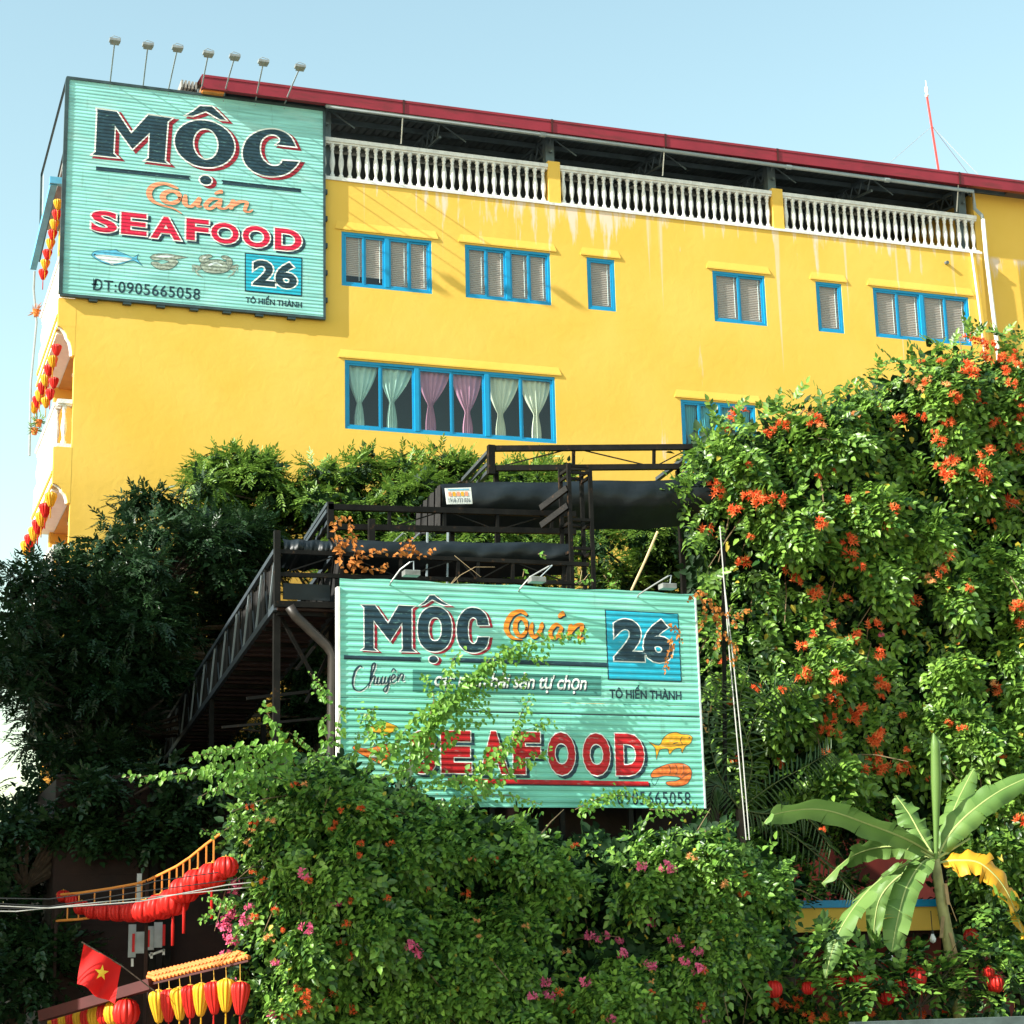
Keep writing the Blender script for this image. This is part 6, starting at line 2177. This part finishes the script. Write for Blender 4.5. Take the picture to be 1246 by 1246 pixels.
# ---- banana plant
def banana_leaf(parent, mid, width, side, m, tears=8, fold=.25, seed=0, ripple=.03, taper=.5):
    """mid: list of world points (base..tip); side: sideways direction of the blade"""
    rng = random.Random(seed)
    n = 44
    k = len(mid) - 1
    pts = []
    for i in range(n + 1):
        t = i / n * k
        j = min(int(t), k - 1)
        p0, p1, p2, p3 = [mid[max(0, min(k, q))] for q in (j - 1, j, j + 1, j + 2)]
        u = t - j
        pts.append(.5 * (2 * p1 + (p2 - p0) * u + (2 * p0 - 5 * p1 + 4 * p2 - p3) * u * u + (3 * p1 - p0 - 3 * p2 + p3) * u ** 3))
    side = Vector(side).normalized()
    tear = [set(rng.sample(range(5, n - 1), tears)), set(rng.sample(range(5, n - 1), tears))]
    mb = MB()
    for s in (0, 1):
        sg_ = 1 if s == 0 else -1
        segs = []
        start = 3
        for i in range(3, n):
            if i in tear[s] or i == n - 1:
                segs.append((start, i + 1))
                start = i + 1
        for (a, b) in segs:
            sag = rng.uniform(-.05, .42) * width
            b = min(b, n)
            rows = []
            for i in range(a, b + 1):
                t = i / n
                w = width * (math.sin(min(1, t * 2.6 + .08) * math.pi / 2)) * (1 - max(0, (t - taper) / (1 - taper)) ** 2.2 * .93)
                d = (pts[min(n, i + 1)] - pts[i - 1]).normalized()
                sd = (side - d * side.dot(d)).normalized()
                nr = d.cross(sd)
                if nr.z < 0:
                    nr = -nr
                row = []
                for j in range(6):
                    v = j / 5
                    lead = d * (v * w * .22)
                    row.append(pts[i] + sd * sg_ * w * v * (1 - .12 * v) + nr * (fold * w * v * (1 - v * .9) - sag * v * v + ripple * math.sin(i * .9 + j * .3) * v) + lead)
                rows.append(row)
            if len(rows) > 1:
                mb.grid(rows)
    lf = mb.build('leaf', m, parent, smooth=True)
    MB().tube(pts, .022, 6, .006).build('midrib', MIDRIB, lf)
    return lf


YBN = 28.6
LEAF_BROWN = leaf_mat('withered_banana_leaf', (.16, .09, .035), (.26, .16, .06), .3, .7, .2)
bb = U(1168, 1230, YBN)
BA = thing('banana_plant', 'banana plant with broad drooping leaves and one yellow leaf at the lower right', 'banana plant', (bb.x, YBN, 0))
crown = U(1138, 1045, YBN)
st_ = [Vector((bb.x, YBN, 0)), U(1170, 1246, YBN), U(1158, 1165, YBN), U(1146, 1100, YBN), crown]
MB().tube(st_, .14, 10, .075).build('pseudostem', BANSTEM, BA, smooth=True)
for k in range(6):
    a = U(1158 - 2 * k + random.uniform(-6, 6), 1175 - 20 * k, YBN - .10)
    MB().bar(a, a + Vector((random.uniform(-.1, .1), -.05, -.35)), .06, .012).build('dry_sheath', mat('dry_sheath', (.36, .24, .12), .8, .3, 8), BA)


def mp(*q):
    return [U(x, y, Y) for x, y, Y in q]


banana_leaf(BA, mp((1136, 1040, 28.6), (1105, 1022, 28.5), (1060, 1004, 28.3), (1000, 985, 28.1), (945, 990, 28.0), (928, 1004, 28.0)), .25, (.25, -.75, .62), LEAF_BAN, 9, .3, 1, taper=.6)
banana_leaf(BA, mp((1142, 1040, 28.6), (1158, 1012, 28.5), (1185, 985, 28.4), (1225, 958, 28.3), (1290, 930, 28.2)), .27, (.35, -.6, -.7), LEAF_BAN, 8, .3, 2)
banana_leaf(BA, mp((1134, 1045, 28.6), (1105, 1050, 28.4), (1060, 1080, 28.15), (1022, 1132, 27.95), (1004, 1190, 27.9)), .27, (.72, -.45, .5), LEAF_BAN, 20, .1, 3)
banana_leaf(BA, mp((1138, 1045, 28.55), (1122, 1050, 28.3), (1103, 1080, 28.1), (1092, 1120, 28.0), (1085, 1158, 27.95)), .25, (.9, -.35, .2), LEAF_BAN, 15, .1, 4, taper=.72)
banana_leaf(BA, mp((1134, 1038, 28.7), (1120, 1015, 28.9), (1106, 990, 29.1), (1090, 968, 29.3)), .26, (.75, -.3, -.4), LEAF_BAN, 12, .2, 5)
banana_leaf(BA, mp((1142, 1040, 28.8), (1152, 1010, 29.1), (1165, 975, 29.4), (1185, 935, 29.6)), .28, (.8, -.3, .5), LEAF_BAN, 14, .2, 6)
banana_leaf(BA, mp((1142, 1050, 28.6), (1165, 1047, 28.4), (1195, 1052, 28.2), (1225, 1085, 28.05), (1246, 1142, 28.0)), .33, (-.55, -.45, -.75), LEAF_BANY, 10, .15, 7, ripple=.04)
banana_leaf(BA, mp((1134, 1050, 28.8), (1100, 1062, 29.0), (1070, 1095, 29.2), (1062, 1150, 29.3)), .24, (.8, -.5, .2), LEAF_BAN, 14, .1, 8)
banana_leaf(BA, mp((1134, 1046, 28.9), (1090, 1030, 29.3), (1040, 1040, 29.7), (1000, 1075, 30.0)), .24, (.4, -.6, .5), LEAF_BAN, 12, .1, 9)
# rolled new leaf
rl = mp((1139, 1045, 28.55), (1139, 1000, 28.5), (1139, 950, 28.45), (1138, 905, 28.4), (1136, 892, 28.4))
rl_o = MB()
prof = [.03, .05, .085, .075, .012]
vs, fs = [], []
for i in range(21):
    t = i / 20 * 4
    j = min(3, int(t))
    c = rl[j].lerp(rl[j + 1], t - j)
    r_ = prof[j] + (prof[j + 1] - prof[j]) * (t - j)
    for a in range(13):
        th = a / 12 * 2 * math.pi * 1.12
        rr = r_ * (1 + .12 * a / 12)
        vs.append(c + Vector((math.cos(th + 2.2) * rr, math.sin(th + 2.2) * rr, 0)))
for i in range(20):
    for a in range(12):
        fs.append((i * 13 + a, i * 13 + a + 1, (i + 1) * 13 + a + 1, (i + 1) * 13 + a))
rl_o.add(vs, fs).build('rolled_leaf', LEAF_BAN, BA, smooth=True)
for a, b in (((1139, 1045), (1180, 1020)), ((1137, 1045), (1120, 1035))):
    MB().tube(mp((*a, 28.6), (*b, 28.6)), .03, 6, .02).build('leaf_stalk', MIDRIB, BA)


# ---- undergrowth in front of the banana's foot
UG = [(x, y, 27.9 + .7 * random.random(), random.uniform(.22, .40)) for x, y in ((1005, 1180), (1020, 1195), (1050, 1190), (1075, 1180), (1090, 1205), (1060, 1170), (940, 1190), (1115, 1165), (1160, 1210), (1190, 1215), (1010, 1150), (1030, 1165), (1000, 1135), (1120, 1190), (1145, 1200), (1095, 1195), (1175, 1185), (1200, 1165), (1225, 1150), (1240, 1190), (1215, 1205), (1060, 1200), (1035, 1205), (1235, 1120), (1210, 1110), (985, 1190), (960, 1170))]
tree('undergrowth_shrub', 'low leafy undergrowth at the foot of the banana plant', (U(1120, 1240, 28.4).x, 28.4, 0), [(1120, 1225, 28.4)], UG, LEAF_BUSH, T_VINE, 47, 60, cat='shrub', tr=(.03, .015, .009))

# ---- palm fronds in the shade right of the billboard
PALMRIB = mat('palm_rib', (.10, .12, .035), .6, .2, 6)


def frond(parent, mid, L, m, droop=.6):
    n = 26
    P, D, N, S = [], [], [], []
    k = len(mid) - 1
    pts = []
    for i in range(n + 1):
        t = i / n * k
        j = min(int(t), k - 1)
        p0, p1, p2, p3 = [mid[max(0, min(k, q))] for q in (j - 1, j, j + 1, j + 2)]
        u = t - j
        pts.append(.5 * (2 * p1 + (p2 - p0) * u + (2 * p0 - 5 * p1 + 4 * p2 - p3) * u * u + (3 * p1 - p0 - 3 * p2 + p3) * u ** 3))
    f = MB().tube(pts, .012, 6, .003).build('frond', PALMRIB, parent)
    for i in range(3, n + 1):
        d = (pts[min(n, i + 1)] - pts[i - 1]).normalized()
        sd = d.cross(Vector((0, -1, .3))).normalized()
        for s in (-1, 1):
            P.append(tuple(pts[i]))
            D.append(tuple(sd * s + d * .7 + Vector((0, random.gauss(0, .1), -droop * random.uniform(.6, 1.2)))))
            N.append((0, -1, .5))
            S.append(L * (1 - .5 * abs(i / n - .5)) * random.uniform(.85, 1.1))
    lf = [leaflet(1.0, .05, .3, .35)[None]]
    scatter('frond_leaflets', lf, np.array(P), np.array(D), np.array(N, float), np.array(S), m, f, None)


pc = U(900, 985, 31.0)
PM = thing('palm', 'dark palm with long arching fronds between the lower billboard and the banana plant', 'palm', (pc.x, 31.0, 0))
MB().tube([Vector((pc.x, 31.0, 0)), Vector((pc.x + .05, 31, 1.8)), pc], .10, 8, .08).build('trunk', BARK, PM)
for q in (((940, 955), (985, 930), (1010, 915)), ((870, 930), (862, 870), (880, 830)), ((905, 920), (930, 850), (965, 830)), ((930, 990), (975, 990), (1010, 1030)), ((880, 960), (868, 960), (862, 1000)), ((915, 930), (900, 860), (912, 810)), ((955, 1010), (1010, 1055), (1040, 1090))):
    frond(PM, [pc] + [U(x, y, 30.8 - .15 * i) for i, (x, y) in enumerate(q)], .42, LEAF_PALM)

# small plants hanging from the balcony ends
for i, (x, y, lab) in enumerate(((44, 378, 'dry grassy tuft on the balcony edge below the blue gutter beam'), (42, 522, 'small spiky plant on the balcony corner among the lanterns'), (47, 512, 'small bushy plant behind the balcony rail'))):
    c = UX(x, y, 4.25)
    t = thing('balcony_plant', lab, 'plant', c)
    n = 46
    u = norm(RNG.normal(0, 1, (n, 3)))
    scatter('leaves', [leaflet(1, .10, .2, .3)[None]], np.array(c) + u * .08, u + np.array([0, 0, .3]), RNG.normal(0, 1, (n, 3)), RNG.uniform(.08, .20, n), LEAF_DRY if i == 0 else LEAF_BUSH, t)
    MB().lathe([(.06, -.15), (.09, 0), (.10, .02)], c, 8).build('pot', TILE, t)


# ------------------------------------------------------------------ unseen tree added left of the view to shade the middle of the bush
A10 = [(-.9 + max(-1.4, min(1.0, random.gauss(0, .8))), 25.4 + random.gauss(0, .42), 9.6 + max(-1.3, min(1.1, random.gauss(0, .7))), random.uniform(.5, .7)) for _ in range(50)]
tree('added_shade_tree', 'unseen leafy tree added left of the view to shade the bush', (-.9, 25.4, .13), [(-.9, 25.4, 4.0), (-.9, 25.4, 8.3)], A10, LEAF_TREE2, T_BUSH, 46, 150, world=True)
